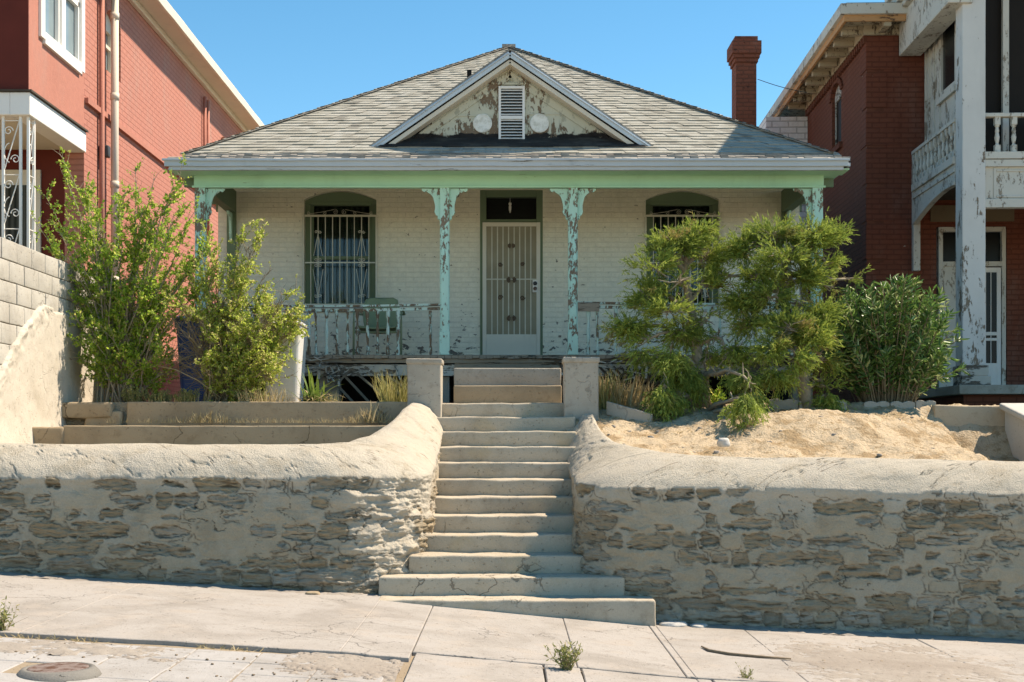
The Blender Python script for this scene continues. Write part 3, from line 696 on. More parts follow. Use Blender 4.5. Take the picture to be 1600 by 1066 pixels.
# openings: (x0,x1,z0,z_spring,rise)
wins = [(at(475, 0, YW).x, at(588, 0, YW).x), (at(1009, 0, YW).x, at(1124, 0, YW).x)]
WZ0, WSP, WTOP = at(0, 478, YW).z, at(0, 312, YW).z, at(0, 298, YW).z
DX0, DX1, DT = at(750, 0, YW).x, at(848, 0, YW).x, at(0, 297, YW).z
XW = 3.95; ZT = 5.02
mb = MB(); t_ = .30
xs = [-XW, wins[0][0], wins[0][1], DX0, DX1, wins[1][0], wins[1][1], XW]
for i in (0, 2, 4, 6): mb.box(xs[i], xs[i+1], YW, YW+t_, 1.7, ZT)
for w_ in wins:
    mb.box(w_[0], w_[1], YW, YW+t_, 1.7, WZ0)
    c = (w_[0]+w_[1])/2; hw = (w_[1]-w_[0])/2
    arc = [(c+hw*math.cos(a), WSP+(WTOP-WSP)*(1-math.cos(a)**2)) for a in np.linspace(0, math.pi, 17)]
    for i in range(16):                                  # spandrel strips over the arch
        a, b_ = arc[i+1], arc[i]
        mb.prism([(a[0], a[1]), (b_[0], b_[1]), (b_[0], ZT), (a[0], ZT)], YW, YW+t_)
mb.box(DX0, DX1, YW, YW+t_, 1.7, PF); mb.box(DX0, DX1, YW, YW+t_, DT, ZT)
mb.build('wall', M['house_brick'], H)
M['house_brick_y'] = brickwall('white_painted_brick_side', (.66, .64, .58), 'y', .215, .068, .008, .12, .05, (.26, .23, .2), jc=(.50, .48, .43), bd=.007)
hb('wall', M['house_brick_y'], (-XW, -XW+.3, YW+t_, 24, 1.7, ZT-.1), (XW-.3, XW, YW+t_, 24, 1.7, ZT-.1), (-XW+.3, XW-.3, 23.7, 24, 1.7, ZT-.1))
def scroll(mb, c, r, turns, a0, dirn, y, tr=.004, n=22, ax='x'):
    pts = []
    for i in range(n):
        f = i/(n-1); a = a0+dirn*turns*2*math.pi*f; rr = r*(1-.8*f); u, v = rr*math.cos(a), rr*math.sin(a)
        pts.append((c[0]+u, y, c[1]+v) if ax == 'x' else (y, c[0]+u, c[1]+v))
    mb.tube(pts, tr, 4)
def window(x0, x1, side):
    W = x1-x0; y = YW+.11
    c = (x0+x1)/2; hw = W/2
    fr = MB(); jm = .075
    fr.box(x0, x0+jm, y, y+.1, WZ0, WSP); fr.box(x1-jm, x1, y, y+.1, WZ0, WSP)
    zt = at(0, 319, YW).z
    fr.prism([(c+hw*math.cos(a), WSP+(WTOP-WSP)*(1-math.cos(a)**2)) for a in np.linspace(0, math.pi, 17)]+[(x0, zt+.012), (x1, zt+.012)], y-.02, y+.05)
    fr.box(x0+jm, x1-jm, y-.03, y+.07, zt, zt+.045); fr.box(x0+jm, x1-jm, y+.02, y+.09, WZ0, WZ0+.05)
    w = fr.build('window', M['green_trim'], H, bevel=.004)
    zm = at(0, 400, YW).z
    mb = MB(); mb.box(x0+jm, x1-jm, y+.03, y+.075, zm-.03, zm+.015); mb.box(x0+jm, x0+jm+.035, y+.045, y+.08, WZ0+.05, zt); mb.box(x1-jm-.035, x1-jm, y+.045, y+.08, WZ0+.05, zt)
    mb.build('sash', M['green_trim'], w)
    mb = MB(); nn = 60; xx = np.linspace(x0+jm, x1-jm, nn)
    vs = []; fs = []
    for i, x in enumerate(xx):
        yy = y+.16+.02*math.sin(i*1.25)+.008*math.sin(i*.6)
        vs += [(x, yy, WZ0), (x, yy, zt)]
    for i in range(nn-1): fs.append((2*i, 2*i+2, 2*i+3, 2*i+1))
    mb.add(vs, fs); mb.build('curtain', M['curtain'], w, smooth=True)
    mb = MB(); mb.box(x0+jm, x1-jm, y+.085, y+.09, WZ0+.05, zt); g = mb.build('pane', M['pane'], w)
    mb = MB(); mb.box(x0, x1, y+.25, y+.27, WZ0-.05, WTOP); mb.build('dark_room', M['black'], w)
    mb = MB(); mb.rbox(x0-.05, x1+.05, YW-.05, YW+.12, WZ0-.085, WZ0-.004, r=.012, res=.15); mb.build('sill', M['conc_white'], w, smooth=True, fix=False)
    # burglar bars
    yb = YW-.035; zb, ztb = WZ0+.01, at(0, 338, YW).z; zmb = at(0, 411, YW).z
    mb = MB()
    for zz in (zb, ztb): mb.box(x0-.01, x1+.01, yb-.01, yb+.01, zz-.013, zz+.013)
    mb.box(x0+.012, x1-.012, yb-.006, yb+.006, zmb-.008, zmb+.008)
    for xx_ in (x0-.005, x1+.005): mb.box(xx_-.012, xx_+.012, yb-.012, yb+.012, zb+.014, ztb-.014)
    for xx_ in (x0, x1):
        for zz in (zb+.12, ztb-.12): mb.box(xx_-.01, xx_+.01, yb+.013, YW+.02, zz-.01, zz+.01)
    n = 10
    for i in range(1, n):
        xx_ = x0+W*i/n; mb.tube([(xx_, yb, zb), (xx_, yb, ztb)], .0065, 6)
    for sx, m_ in ((x0+W*.2, 1), (x0+W*.8, -1)):
        for dd in (-1, 1):
            mb.tube([(sx, yb-.008, zb+.1), (sx+dd*.07, yb-.008, zmb-.09)], .004, 4); mb.tube([(sx, yb-.008, ztb-.25), (sx+dd*.06, yb-.008, zmb+.09)], .004, 4)
            scroll(mb, (sx+dd*.028, zmb-.035), .028, 1.4, math.pi/2, dd, yb-.008); scroll(mb, (sx+dd*.028, zmb+.035), .028, 1.4, -math.pi/2, -dd, yb-.008)
            scroll(mb, (sx+dd*.025, zb+.12), .025, 1.3, 0, dd, yb-.008); scroll(mb, (sx+dd*.025, ztb-.22), .022, 1.3, 0, -dd, yb-.008)
    for dd in (-1, 1):
        mb.tube([(c+dd*hw*.9, yb-.004, ztb+.02), (c+dd*hw*.5, yb-.004, ztb+.05), (c+dd*hw*.15, yb-.004, ztb+.085)], .003, 4)
        scroll(mb, (c+dd*hw*.12, ztb+.05), .035, 1.5, math.pi/2, dd, yb-.004, .0028); scroll(mb, (c+dd*hw*.42, ztb+.035), .025, 1.3, math.pi/2, dd, yb-.004, .0028); scroll(mb, (c+dd*hw*.85, ztb+.035), .025, 1.3, math.pi/2, -dd, yb-.004, .0028)
    mb.build('window_bars', M['iron_white'], w)
t = NT('window_pane'); tr = t.n('ShaderNodeBsdfTransparent'); gl = t.n('ShaderNodeBsdfGlossy'); gl.inputs['Roughness'].default_value = .05
mx = t.n('ShaderNodeMixShader'); fr_ = t.n('ShaderNodeFresnel'); t.t.links.new(fr_.outputs[0], mx.inputs[0]); t.t.links.new(tr.outputs[0], mx.inputs[1]); t.t.links.new(gl.outputs[0], mx.inputs[2])
tr.inputs[0].default_value = (.75, .8, .75, 1); t.t.links.new(mx.outputs[0], t.t.nodes['Material Output'].inputs[0]); M['pane'] = t.m
window(*wins[0], 0); window(*wins[1], 1)
# front door
zD = at(0, 347, YW).z; zTr0, zTr1 = at(0, 343, YW).z, at(0, 308, YW).z
mb = MB(); jx = .085
mb.box(DX0, DX0+.05, YW-.01, YW+.2, PF, zD); mb.box(DX1-.05, DX1, YW-.01, YW+.2, PF, zD)
mb.box(DX0, DX0+jx, YW+.0, YW+.2, zD, DT); mb.box(DX1-jx, DX1, YW+.0, YW+.2, zD, DT)
mb.box(DX0+jx, DX1-jx, YW+.003, YW+.2, zTr1, DT); mb.box(DX0+jx, DX1-jx, YW-.012, YW+.19, zD-.0, zTr0)
dr = mb.build('door_frame', M['green_trim'], H, bevel=.004)
mb = MB(); mb.box(DX0+jx, DX1-jx, YW+.1, YW+.11, zTr0, zTr1); mb.build('transom_pane', M['glass'], dr)
mb = MB(); mb.rbox(DX0+.05, DX1-.05, YW+.08, YW+.13, PF, zD, r=.005, amp=0); mb.build('inner_door', M['white'], dr)
# security door
x0, x1 = DX0+.035, DX1-.035; yd = YW-.035; zk = at(0, 523, YW).z; zt = zD-.012
g = MB(); 
for a, b_ in ((x0, x0+.052), (x1-.052, x1)): g.box(a, b_, yd-.02, yd+.02, PF+.01, zt)
g.box(x0+.052, x1-.052, yd-.02, yd+.02, zt-.055, zt); g.box(x0+.052, x1-.052, yd-.018, yd+.018, PF+.01, zk)
D = g.build('security_door', M['door_paint'], H, bevel=.004)
mb = MB(); mb.box(x0+.05, x1-.05, yd+.006, yd+.010, zk-.01, zt-.05); mb.build('door_screen', M['screen'], D)
mb = MB(); xa, xb = x0+.052, x1-.052
for i in range(1, 9):
    xx_ = xa+(xb-xa)*i/9; mb.box(xx_-.0075, xx_+.0075, yd-.014, yd+.004, zk, zt-.055)
zmid = at(0, 437, YW).z; mb.box(xa, xb, yd-.01, yd+.003, zmid-.008, zmid+.008)
cx_ = (x0+x1)/2; mbs = MB()
for (dz, wdt) in ((.46, .035), (-.0, .05), (-.52, .045)):
    for dd in (-1, 1):
        scroll(mbs, (cx_+dd*wdt*.9, zmid+dz), wdt*.55, 1.4, math.pi/2, dd, yd-.02, .0085); scroll(mbs, (cx_+dd*wdt*.9, zmid+dz-.02), wdt*.5, 1.4, -math.pi/2, -dd, yd-.02, .0085)
for dd in (-1, 1):
    scroll(mbs, (cx_+dd*.15, zmid-.25), .035, 1.3, 0, -dd, yd-.02, .0085); scroll(mbs, (cx_+dd*.15, zmid+.2), .03, 1.3, 0, dd, yd-.02, .0085)
mbs.build('door_scrollwork', M['scroll'], D)
mb.build('door_bars', M['iron_white'], D)
lx = at(836, 0, YW).x; lz = at(0, 448, YW).z
mb = MB(); mb.rbox(lx-.035, lx+.035, yd-.034, yd-.016, lz-.085, lz+.085, r=.006, amp=0); lk = mb.build('lock_plate', M['white'], D, smooth=False)
mb = MB(); mb.lathe((lx, yd-.045, lz+.035), [(.026, .012), (.028, 0), (.015, -.01)], 14, 'y'); mb.build('deadbolt', M['dark_plastic'], D)
mb = MB(); mb.lathe((lx, yd-.045, lz-.035), [(.024, .012), (.026, -.01), (.02, -.03), (0, -.034)], 14, 'y'); mb.build('door_knob', M['lid'], D)
# ornament hanging in transom
ox_ = at(797, 0, YW).x; oz = at(0, 322, YW).z
mb = MB(); mb.tube([(ox_, YW+.06, oz+.12), (ox_, YW+.06, oz+.05)], .003, 4); mb.lathe((ox_, YW+.06, oz), [(.006, -.085), (.018, -.04), (.02, 0), (.012, .02), (.022, .03), (.02, .05), (.006, .062)], 10)
tag(mb.build('hanging_ornament', M['white'], smooth=True), 'small white figurine hanging in the dark pane above the front door', 'ornament')

# porch floor
hb('porch_floor', M['wood_old'], (-3.85, 3.85, YP-.04, YW, PF-.05, PF))
mb = MB()
xx_ = -3.84
while xx_ < 3.8:                                    # ragged board ends along the front edge
    wd = .085; mb.box(xx_, xx_+wd-.004, YP-.075-random.uniform(0, .05), YP-.03, PF-.045+random.uniform(-.008, .004), PF-.004+random.uniform(-.012, .004)); xx_ += wd
mb.build('floor_board', M['wood_old'], H)
def plank(a, b_, w_, h_, mat, name='rim_joist'):
    mb = MB(); n = 14; L = b_[0]-a[0]
    for i in range(n):
        pass
    mb.rbox(a[0], b_[0], a[1], a[1]+w_, a[2]-h_, a[2], r=.006, res=.06, amp=.006, sc=5); return mb.build(name, mat, H, fix=False)
plank((-3.8, YP-.06, PF-.05), (3.8, 0, 0), .045, .05, M['wood_old'])
plank((-3.7, YP-.025, PF-.115), (-.66, 0, 0), .05, .14, M['wood_grey']); plank((.62, YP-.025, PF-.11), (3.7, 0, 0), .05, .15, M['wood_grey'])
plank((-.66, YP-.04, PF-.03), (.62, 0, 0), .05, .14, M['wood_old'])
hb('underporch_shade', M['black'], (-3.9, 3.9, YP+.9, YP+.95, 1.5, PF-.06))  # black sheet painted in as the shade under the porch
for x_ in (-3.6, -2.2, -.85, .8, 2.3, 3.6): 
    hb('pier', M['conc_pillar'], (x_-.12, x_+.12, YP+.05, YP+.3, 1.6, PF-.26))
mb = MB()
for a, b_ in ((525, 560), (545, 595), (570, 625), (500, 535), (585, 650)):
    A = at(a, 573, 16.38); B = at(b_+18, 630, 16.38); mb.bar(A, B, .03, .012, (0, 1, 0))
for a in (478, 500, 512): mb.bar(at(a+40, 572, 16.36), at(a-10, 628, 16.36), .025, .012, (0, 1, 0))
mb.build('lattice', M['wood_lattice'], H)
mb = MB()
for i in range(7):
    x_ = 1.1+i*.085; mb.bar((x_, 16.37, 2.36), (x_+.38, 16.37, 1.95), .03, .008, (0, 1, 0)); mb.bar((x_+.38, 16.355, 2.36), (x_, 16.355, 1.95), .03, .008, (0, 1, 0))
mb.build('lattice', M['wood_dark'], H)
def broken(a, b_, w_, h_):
    mb = MB(); mb.bar(a, b_, w_, h_); mb.build('broken_board', M['wood_grey'], H)
for i, (px, L_) in enumerate(((498, .16), (508, .2), (516, .14), (585, .12), (617, .17), (640, .1), (530, .25), (1010, .15), (1030, .2), (985, .16))):
    A = at(px, 572, 16.33); broken(A, A+Vector((random.uniform(-.15, .15), random.uniform(-.03, .02), -L_)), .03, .012)
for i in range(18):
    A = at(random.uniform(485, 545), random.uniform(560, 590), 16.3); broken(A, A+Vector((random.uniform(-.3, .3), random.uniform(-.1, .06), random.uniform(-.12, .08))), .02, .01)
for i in range(12):
    A = at(random.uniform(940, 1010), random.uniform(560, 590), 16.25); broken(A, A+Vector((random.uniform(-.3, .3), random.uniform(-.1, .06), random.uniform(-.08, .05))), .03, .012)

# beams
ZB0, ZB1 = at(0, 292, YP-.06).z, 4.86
mb = MB(); mb.rbox(-3.83, 3.83, YP-.06, YP+.07, ZB0, ZB1, r=.006, res=.12, amp=.003); mb.rbox(-3.85, 3.85, YP-.075, YP-.055, ZB0-.012, ZB0+.014, r=.004, res=.2, amp=.001)
mb.build('porch_beam', M['mint_beam'], H, fix=False)
for s_ in (-1, 1):
    mb = MB(); a, b_ = sorted((s_*3.70, s_*3.82)); mb.rbox(a, b_, YP+.075, YW, ZB0, ZB1-.02, r=.006, res=.2, amp=.002); mb.build('side_beam', M['green_trim'], H, fix=False)
hb('porch_ceiling', M['green_trim'], (-3.9, 3.9, YP+.07, YW, 4.93, 4.96))
# posts with scroll brackets
def bracket(x, y, sx, axis='y', parent=None, z=ZB0-.012):
    u0 = 0
    poly = [(0, 0), (.225, 0), (.225, -.018), (.195, -.045), (.17, -.03), (.15, -.05), (.115, -.07), (.09, -.10), (.075, -.145), (.062, -.2), (.06, -.25), (.068, -.285), (.05, -.325), (.028, -.335), (.03, -.37), (0, -.39)]
    mb = MB()
    if axis == 'y': mb.prism([(x+sx*u, z+v_) for u, v_ in poly], y-.017, y+.017)
    else: mb.prism([(y+sx*u, z+v_) for u, v_ in poly], x-.017, x+.017, 'x')
    return mb.build('bracket', M['mint_peel'], parent, bevel=.003)
def post(x, sides, wdt=.125):
    mb = MB(); h = wdt/2; y = YP+.0
    mb.rbox(x-h, x+h, y-h, y+h, PF-.0, PF+.28, r=.005, res=.07, amp=.002)
    hc = h*.92
    n = 8; vs = []; zz = [PF+.28, PF+.33, PF+.34, ZB0-.5, ZB0-.46, ZB0-.012]; 
    prof = []
    for z_, ch in ((PF+.28, .1), (PF+.34, .34), (ZB0-.50, .34), (ZB0-.44, .1), (ZB0-.002, .1)):
        c_ = hc*(1-ch)
        prof.append([(x+a, y+b_, z_) for a, b_ in ((hc, -c_), (hc, c_), (c_, hc), (-c_, hc), (-hc, c_), (-hc, -c_), (-c_, -hc), (c_, -hc))])
    vs = [v_ for p in prof for v_ in p]; fs = [(i*8+k, i*8+(k+1) % 8, (i+1)*8+(k+1) % 8, (i+1)*8+k) for i in range(4) for k in range(8)]+[tuple(range(8)), tuple(range(32, 40))]
    mb.add(vs, fs)
    p = mb.build('porch_post', M['mint_peel'], H)
    for s_ in sides: bracket(x+s_*hc, y, s_, 'y', p)
    if len(sides) == 1: bracket(x, y+hc, 1, 'x', p)
    return p
PX = [at(314, 0, YP).x, at(695, 0, YP).x, at(895, 0, YP).x, at(1276, 0, YP).x]
post(PX[0], [1], .14); post(PX[1], [-1, 1]); post(PX[2], [-1, 1]); post(PX[3], [-1], .14)
for s_ in (-1, 1):
    mb = MB(); mb.box(s_*3.76-.06, s_*3.76+.06, YW-.06, YW, PF, ZB0); p = mb.build('pilaster', M['green_trim'], H, bevel=.005)
    bracket(s_*3.76, YW-.06, -1, 'x', p)
# railings
def railing(x0, x1, spx, zt=3.115, skip=(), sag=.02):
    r = empty('r', '', '') if False else None
    mb = MB(); n = 12
    for i in range(n):
        a = x0+(x1-x0)*i/n; b_ = x0+(x1-x0)*(i+1)/n; f = lambda x: zt-sag*math.sin(math.pi*(x-x0)/(x1-x0))
        mb.bar((a, YP, f(a)), (b_, YP, f(b_)), .075, .024); mb.bar((a, YP, f(a)-.048), (b_, YP, f(b_)-.048), .035, .034)
    top = mb.build('top_rail', M['rail_peel'], H)
    for i, px in enumerate(spx):
        x = px; h = .017*random.uniform(.8, 1.15); tl = random.uniform(-.012, .012)
        prof = [(h*1.25, PF), (h*1.25, PF+.09), (h*.65, PF+.12), (h*1.1, PF+.22), (h*1.2, PF+.3), (h*.65, PF+.41), (h*.8, PF+.44), (h*1.3, PF+.47), (h*1.3, zt-.075)]
        mb = MB(); mb.lathe((x, YP, 0), prof, 8); mb.v = [(v_[0]+tl*(v_[2]-PF)/.6, v_[1], v_[2]) for v_ in mb.v]; mb.build('baluster', M['rail_peel'], H)
lx_ = [at(px, 0, YP).x for px in (494, 510, 527, 543, 559, 575, 590, 606, 622, 673)]
railing(PX[0]+.07, PX[1]-.06, [at(px, 0, YP).x for px in range(330, 490, 17)]+lx_)
railing(PX[2]+.06, PX[3]-.07, [at(px, 0, YP).x for px in (919, 934, 962, 1108, 1124, 1150, 1166, 1180, 1230, 1250)], 3.14)
mb = MB(); mb.box(PX[2]+.06, PX[2]+.32, YP-.045, YP-.03, 3.03, 3.14); mb.build('rail_board', M['wood_old'], H)

# ------------------------------------------------------------------ roof
pr = .62; YE = 16.1; ZE = EYE+3.39; XH = 3.875; YA = YE+XH; ZA = ZE+pr*XH
rb = MB(); uvs = []
def roof_face(P, sid, rows, expo=.0):
    pass
def course_roof(n, name='roof'):
    """front, left, right and rear slopes laid in overlapping courses"""
    mb = MB(); uv = []
    ap = (0, YA, ZA)
    for side in range(4):
        for i in range(n):
            t0, t1 = i/n, (i+1)/n+.012
            lift = .016
            t1 = min(t1, 1.)
            def corner(t, s, l):
                hw = XH*(1-t)+.10*(1-t)*0+.06; 
                if side == 0: p = Vector((s*hw, YE+XH*t, ZE+pr*XH*t))
                elif side == 1: p = Vector((XH*(1-t), YA+s*hw, ZE+pr*XH*t))
                elif side == 2: p = Vector((-XH*(1-t), YA-s*hw, ZE+pr*XH*t))
                else: p = Vector((-s*hw, YA+XH*(1-t)+.0, ZE+pr*XH*t))
                nrm = [Vector((0, -pr, 1)), Vector((pr, 0, 1)), Vector((-pr, 0, 1)), Vector((0, pr, 1))][side].normalized()
                return p+nrm*l
            m_ = 28 if side == 0 else 1
            row = side*100+i; offx = random.random()*.3
            hw0 = XH*(1-t0)+.06
            for k in range(m_):
                s0 = -1+2*k/m_; s1 = -1+2*(k+1)/m_
                j0 = lift+.004*math.sin(k*1.7+i*2.3)+(random.uniform(0, .003)); 
                A = corner(t0, s0, j0); B = corner(t0, s1, j0); Cc = corner(t1, s1, 0.002); Dd = corner(t1, s0, .002)
                A2 = corner(t0, s0, -.004); B2 = corner(t0, s1, -.004)
                mb.add([A, B, Cc, Dd, A2, B2], [(0, 1, 2, 3), (4, 5, 1, 0)])
                ua, ub = s0*hw0+offx, s1*hw0+offx; vr = row+.2; vr1 = row+.8
                uv += [(ua, vr), (ub, vr), (ub, vr1), (ua, vr1), (ua, vr), (ub, vr), (ub, vr), (ua, vr)]
    o = mb.build(name, M['shingle'], H, fix=False)
    l = o.data.uv_layers.new(name='UVMap'); l.data.foreach_set('uv', np.array(uv, dtype=np.float32).ravel())
    return o
rf = course_roof(46)
# hip caps
mb = MB()
for c in ((-1, -1), (1, -1), (-1, 1), (1, 1)):
    a = Vector((c[0]*XH, YA+c[1]*XH, ZE+.015)); b_ = Vector((0, YA, ZA+.01)); n = 36
    for i in range(n):
        p = a.lerp(b_, i/n); q = a.lerp(b_, (i+1.15)/n); mb.bar(p+Vector((0, 0, .004)), q, .13, .010)
o = mb.build('hip_cap', M['shingle_old'], rf)
hb('ridge_cap', M['shingle_old'], (-.10, .10, YA-.05, YA+.05, ZA-.02, ZA+.035), parent=rf)
# low-pitched eave strip, curled old shingles, fascia and gutter board
XE = 4.05; YG = 15.93; ZG = EYE+3.28
mb = MB(); n = 90
for r_ in range(3):
    t0 = r_/3; t1 = (r_+1.3)/3
    for i in range(n):
        xa = -XE+2*XE*i/n; xb = xa+2*XE/n
        z0_ = ZG+(ZE-ZG)*t0; z1_ = ZG+(ZE-ZG)*t1; y0_ = YG+(YE-YG+.02)*t0; y1_ = YG+(YE-YG+.02)*t1
        c_ = .022+random.uniform(0, .022)
        if abs(xa) > 3.9 and r_: continue
        mb.add([(xa, y0_, z0_+c_), (xb, y0_, z0_+c_+random.uniform(-.006, .006)), (xb, y1_, z1_+.012), (xa, y1_, z1_+.012), (xa, y0_, z0_), (xb, y0_, z0_)], [(0, 1, 2, 3), (4, 5, 1, 0)])
mb.box(-XE, XE, YG-.0, YE+.3, ZG-.03, ZG-.004)
mb.build('eave_shingles', M['shingle_old'], rf, fix=False)
mb = MB(); mb.rbox(-XE-.03, XE-.03, YG-.03, YG, ZG-.075, ZG+.012, r=.006, res=.15, amp=.004); mb.rbox(-XE-.05, XE-.02, YG-.055, YG-.028, ZG-.015, ZG+.012, r=.005, res=.15, amp=.004)
mb.rbox(-XE+.02, XE-.08, YG+.0, YG+.05, ZG-.115, ZG-.06, r=.006, res=.15, amp=.004)
mb.build('fascia', M['fascia'], H, fix=False)
hb('soffit', M['mint_beam'], (-XE, XE, YG+.05, YP-.065, ZG-.10, ZG-.085))
for s_ in (-1, 1):
    a, b_ = sorted((s_*(XE-.03), s_*XE)); hb('fascia', M['fascia'], (a, b_, YG, 23.9, ZG-.07, ZG+.01))
    a, b_ = sorted((s_*3.83, s_*(XE-.04))); hb('soffit', M['mint_beam'], (a, b_, YP-.06, 23.9, ZG-.095, ZG-.08))
    for k in range(11):
        y_ = YP+.15+k*.6; a, b_ = sorted((s_*3.835, s_*(XE-.05))); mb = MB(); mb.box(a, b_, y_, y_+.05, ZG-.2, ZG-.098) ; mb.build('rafter_end', M['green_trim'], H)
    a, b_ = sorted((s_*3.82, s_*XE)); hb('eave_side', M['shingle_old'], (a, b_, YG+.02, 24, ZG+.012, ZG+.04), parent=rf)
# gable
GY = 16.52; gx0, gx1 = at(590, 0, 16.35).x, at(1010, 0, 16.35).x; gcx = at(797, 0, 16.35).x; gzt = at(0, 88, 16.35).z; gzb = at(0, 236, 16.35).z-.03
GF = 16.30                                               # plane of the rake boards
mb = MB(); mb.prism([(gx0+.05, gzb-.05), (gx1-.05, gzb-.05), (gcx, gzt-.04)], GY, GY+.04); gb = mb.build('gable', M['gable'], H)
a_l = math.atan2(gzt-gzb, gcx-gx0)
def rake(x0_, z0_, x1_, z1_, w_, y0_, y1_, off, mat, name, par):
    d = Vector((x1_-x0_, z1_-z0_)).normalized(); n_ = Vector((-d.y, d.x)); n_ = n_ if n_.y > 0 else -n_
    A = Vector((x0_, z0_))+n_*off; B = Vector((x1_, z1_))+n_*off
    mb = MB(); n = 12; P = [A.lerp(B, i/n) for i in range(n+1)]
    top = [p+n_*w_/2 for p in P]; bot = [p-n_*w_/2 for p in P]
    mb.prism([tuple(p) for p in bot]+[tuple(p) for p in reversed(top)], y0_, y1_); return mb.build(name, mat, par, bevel=.004)
for sx, x0_ in ((-1, at(578, 0, GF).x), (1, at(1020, 0, GF).x)):
    z0_ = at(0, 235, GF).z; zt_ = at(0, 84, GF).z
    rake(x0_, z0_, gcx, zt_, .07, GF, GF+.025, 0, M['fascia_blue'], 'rake_board', gb)
    rake(x0_+(-sx)*.05, z0_, gcx, zt_-.03, .012, GF-.02, GF+.0, .04, M['fascia'], 'rake_edge', gb)
    rake(x0_+(-sx)*.12, z0_, gcx, zt_-.075, .05, GF+.03, GY, -.01, M['cream'], 'rake_soffit', gb)
    rake(x0_+(-sx)*.3, z0_+.02, gcx, zt_-.19, .085, GY-.02, GY, -.01, M['gable'], 'frieze', gb)
    # little roof running back into the main slope
    A = Vector((x0_, GF+.0, z0_+.04)); B = Vector((gcx, GF, zt_+.045)); yb_ = YE+(zt_+.04-ZE)/pr; ya_ = YE+(z0_+.04-ZE)/pr
    n_ = Vector((sx*(zt_-z0_), 0, abs(gcx-x0_))).normalized()
    vs = [A, B, Vector((gcx, yb_, zt_+.045)), Vector((x0_, max(ya_, GF+.02), z0_+.04))]
    mb = MB(); mb.add([v_ for v_ in vs]+[v_+n_*.02 for v_ in vs], [(0, 1, 2, 3), (4, 5, 6, 7), (0, 1, 5, 4), (1, 2, 6, 5), (2, 3, 7, 6), (3, 0, 4, 7)]); mb.build('gable_roof', M['shingle_old'], gb)
mb = MB(); mb.add([at(598, 233, 16.30), at(1002, 233, 16.30), (gx1-.1, GY, gzb+.06), (gx0+.1, GY, gzb+.06)], [(0, 1, 2, 3)]); mb.v = [(v_[0], v_[1], v_[2]+.012) for v_ in mb.v]
mb2 = MB(); zz0 = at(0, 236, 16.3).z+.005
rz = lambda y: ZE+pr*(y-YE)+.03
mb2.add([(gx0+.0, 16.25, rz(16.25)), (gx1-.0, 16.25, rz(16.25)), (gx1-.2, GY-.005, rz(GY)), (gx0+.2, GY-.005, rz(GY))], [(0, 1, 2, 3)]); mb2.build('flashing', M['tar'], gb)
# fake panel boards, vent, discs
vx0, vx1 = at(779, 0, GY).x, at(820, 0, GY).x; vz0, vz1 = at(0, 223, GY).z, at(0, 136, GY).z
mb = MB(); f_ = .03
mb.box(vx0, vx0+f_, GY-.05, GY-.002, vz0, vz1); mb.box(vx1-f_, vx1, GY-.05, GY-.002, vz0, vz1); mb.box(vx0+f_, vx1-f_, GY-.05, GY-.002, vz1-f_, vz1); mb.box(vx0+f_, vx1-f_, GY-.05, GY-.002, vz0, vz0+f_)
zm_ = vz0+(vz1-vz0)*.44; mb.box(vx0+f_, vx1-f_, GY-.047, GY-.002, zm_-.02, zm_+.02)
v = mb.build('gable_vent', M['white'], gb, bevel=.003)
mb = MB(); k = 17
for i in range(k):
    z_ = vz0+f_+(vz1-vz0-2*f_)*(i+.5)/k
    if abs(z_-zm_) < .025: continue
    mm = Matrix.Translation((0, GY-.028, z_))@Matrix.Rotation(R(28), 4, 'X'); mb.box(vx0+f_, vx1-f_, -.02, .02, -.003, .003, mm)
mb.build('vent_louvres', M['white'], v)
mb = MB(); mb.box(vx0+.01, vx1-.01, GY-.006, GY-.003, vz0+.01, vz1-.01); mb.build('vent_void', M['black'], v)
for px in (754, 843):
    c = at(px, 193, GY); mb = MB(); mb.lathe((c.x, GY-.018, c.z), [(.118, .016), (.116, 0), (.10, -.005), (0, -.006)], 28, 'y'); mb.build('round_boss', M['disc'], gb, smooth=False)
zf = at(0, 129, GY).z
for bx_ in [(gcx-.46, gcx+.46, GY-.012, GY-.001, zf-.012, zf+.012), (gcx-.22, gcx+.22, GY-.03, GY-.001, vz1+.02, vz1+.045), (gcx-.70, gcx-.24, GY-.011, GY-.001, 5.44, 5.455), (gcx+.24, gcx+.72, GY-.011, GY-.001, 5.46, 5.475)]+[(gcx+x_-.008, gcx+x_+.008, GY-.01, GY-.001, z0_, z1_) for x_, z0_, z1_ in ((-.95, 4.98, 5.42), (-.62, 4.98, 5.6), (.62, 4.98, 5.6), (.52, 4.98, 5.435), (.98, 4.98, 5.4))]:
    hb('trim_strip', M['gable'], bx_, parent=gb)
hb('roof_vent_pipe', M['black'], (-.56, -.50, 18.0, 18.06, 5.9, 6.42), parent=rf)
# chimney
cx0, cx1 = at(1150, 0, 23.5).x, at(1182, 0, 23.5).x; zc1 = at(0, 57, 23.5).z
mb = MB(); mb.box(cx0, cx1, 23.5, 23.95, 1.8, zc1-.45); 
for i, (e_, h_) in enumerate(((.025, .07), (.05, .07), (.075, .22))):
    z_ = zc1-.45+[0, .07, .14][i]; mb.box(cx0-e_, cx1+e_, 23.5-e_, 23.95+e_, z_, z_+h_)
mb.box(cx0-.02, cx1+.02, 23.48, 23.97, zc1-.09, zc1); mb.box(cx0+.06, cx1-.06, 23.56, 23.9, zc1, zc1+.01)
mb.build('chimney', M['chimney'], H)
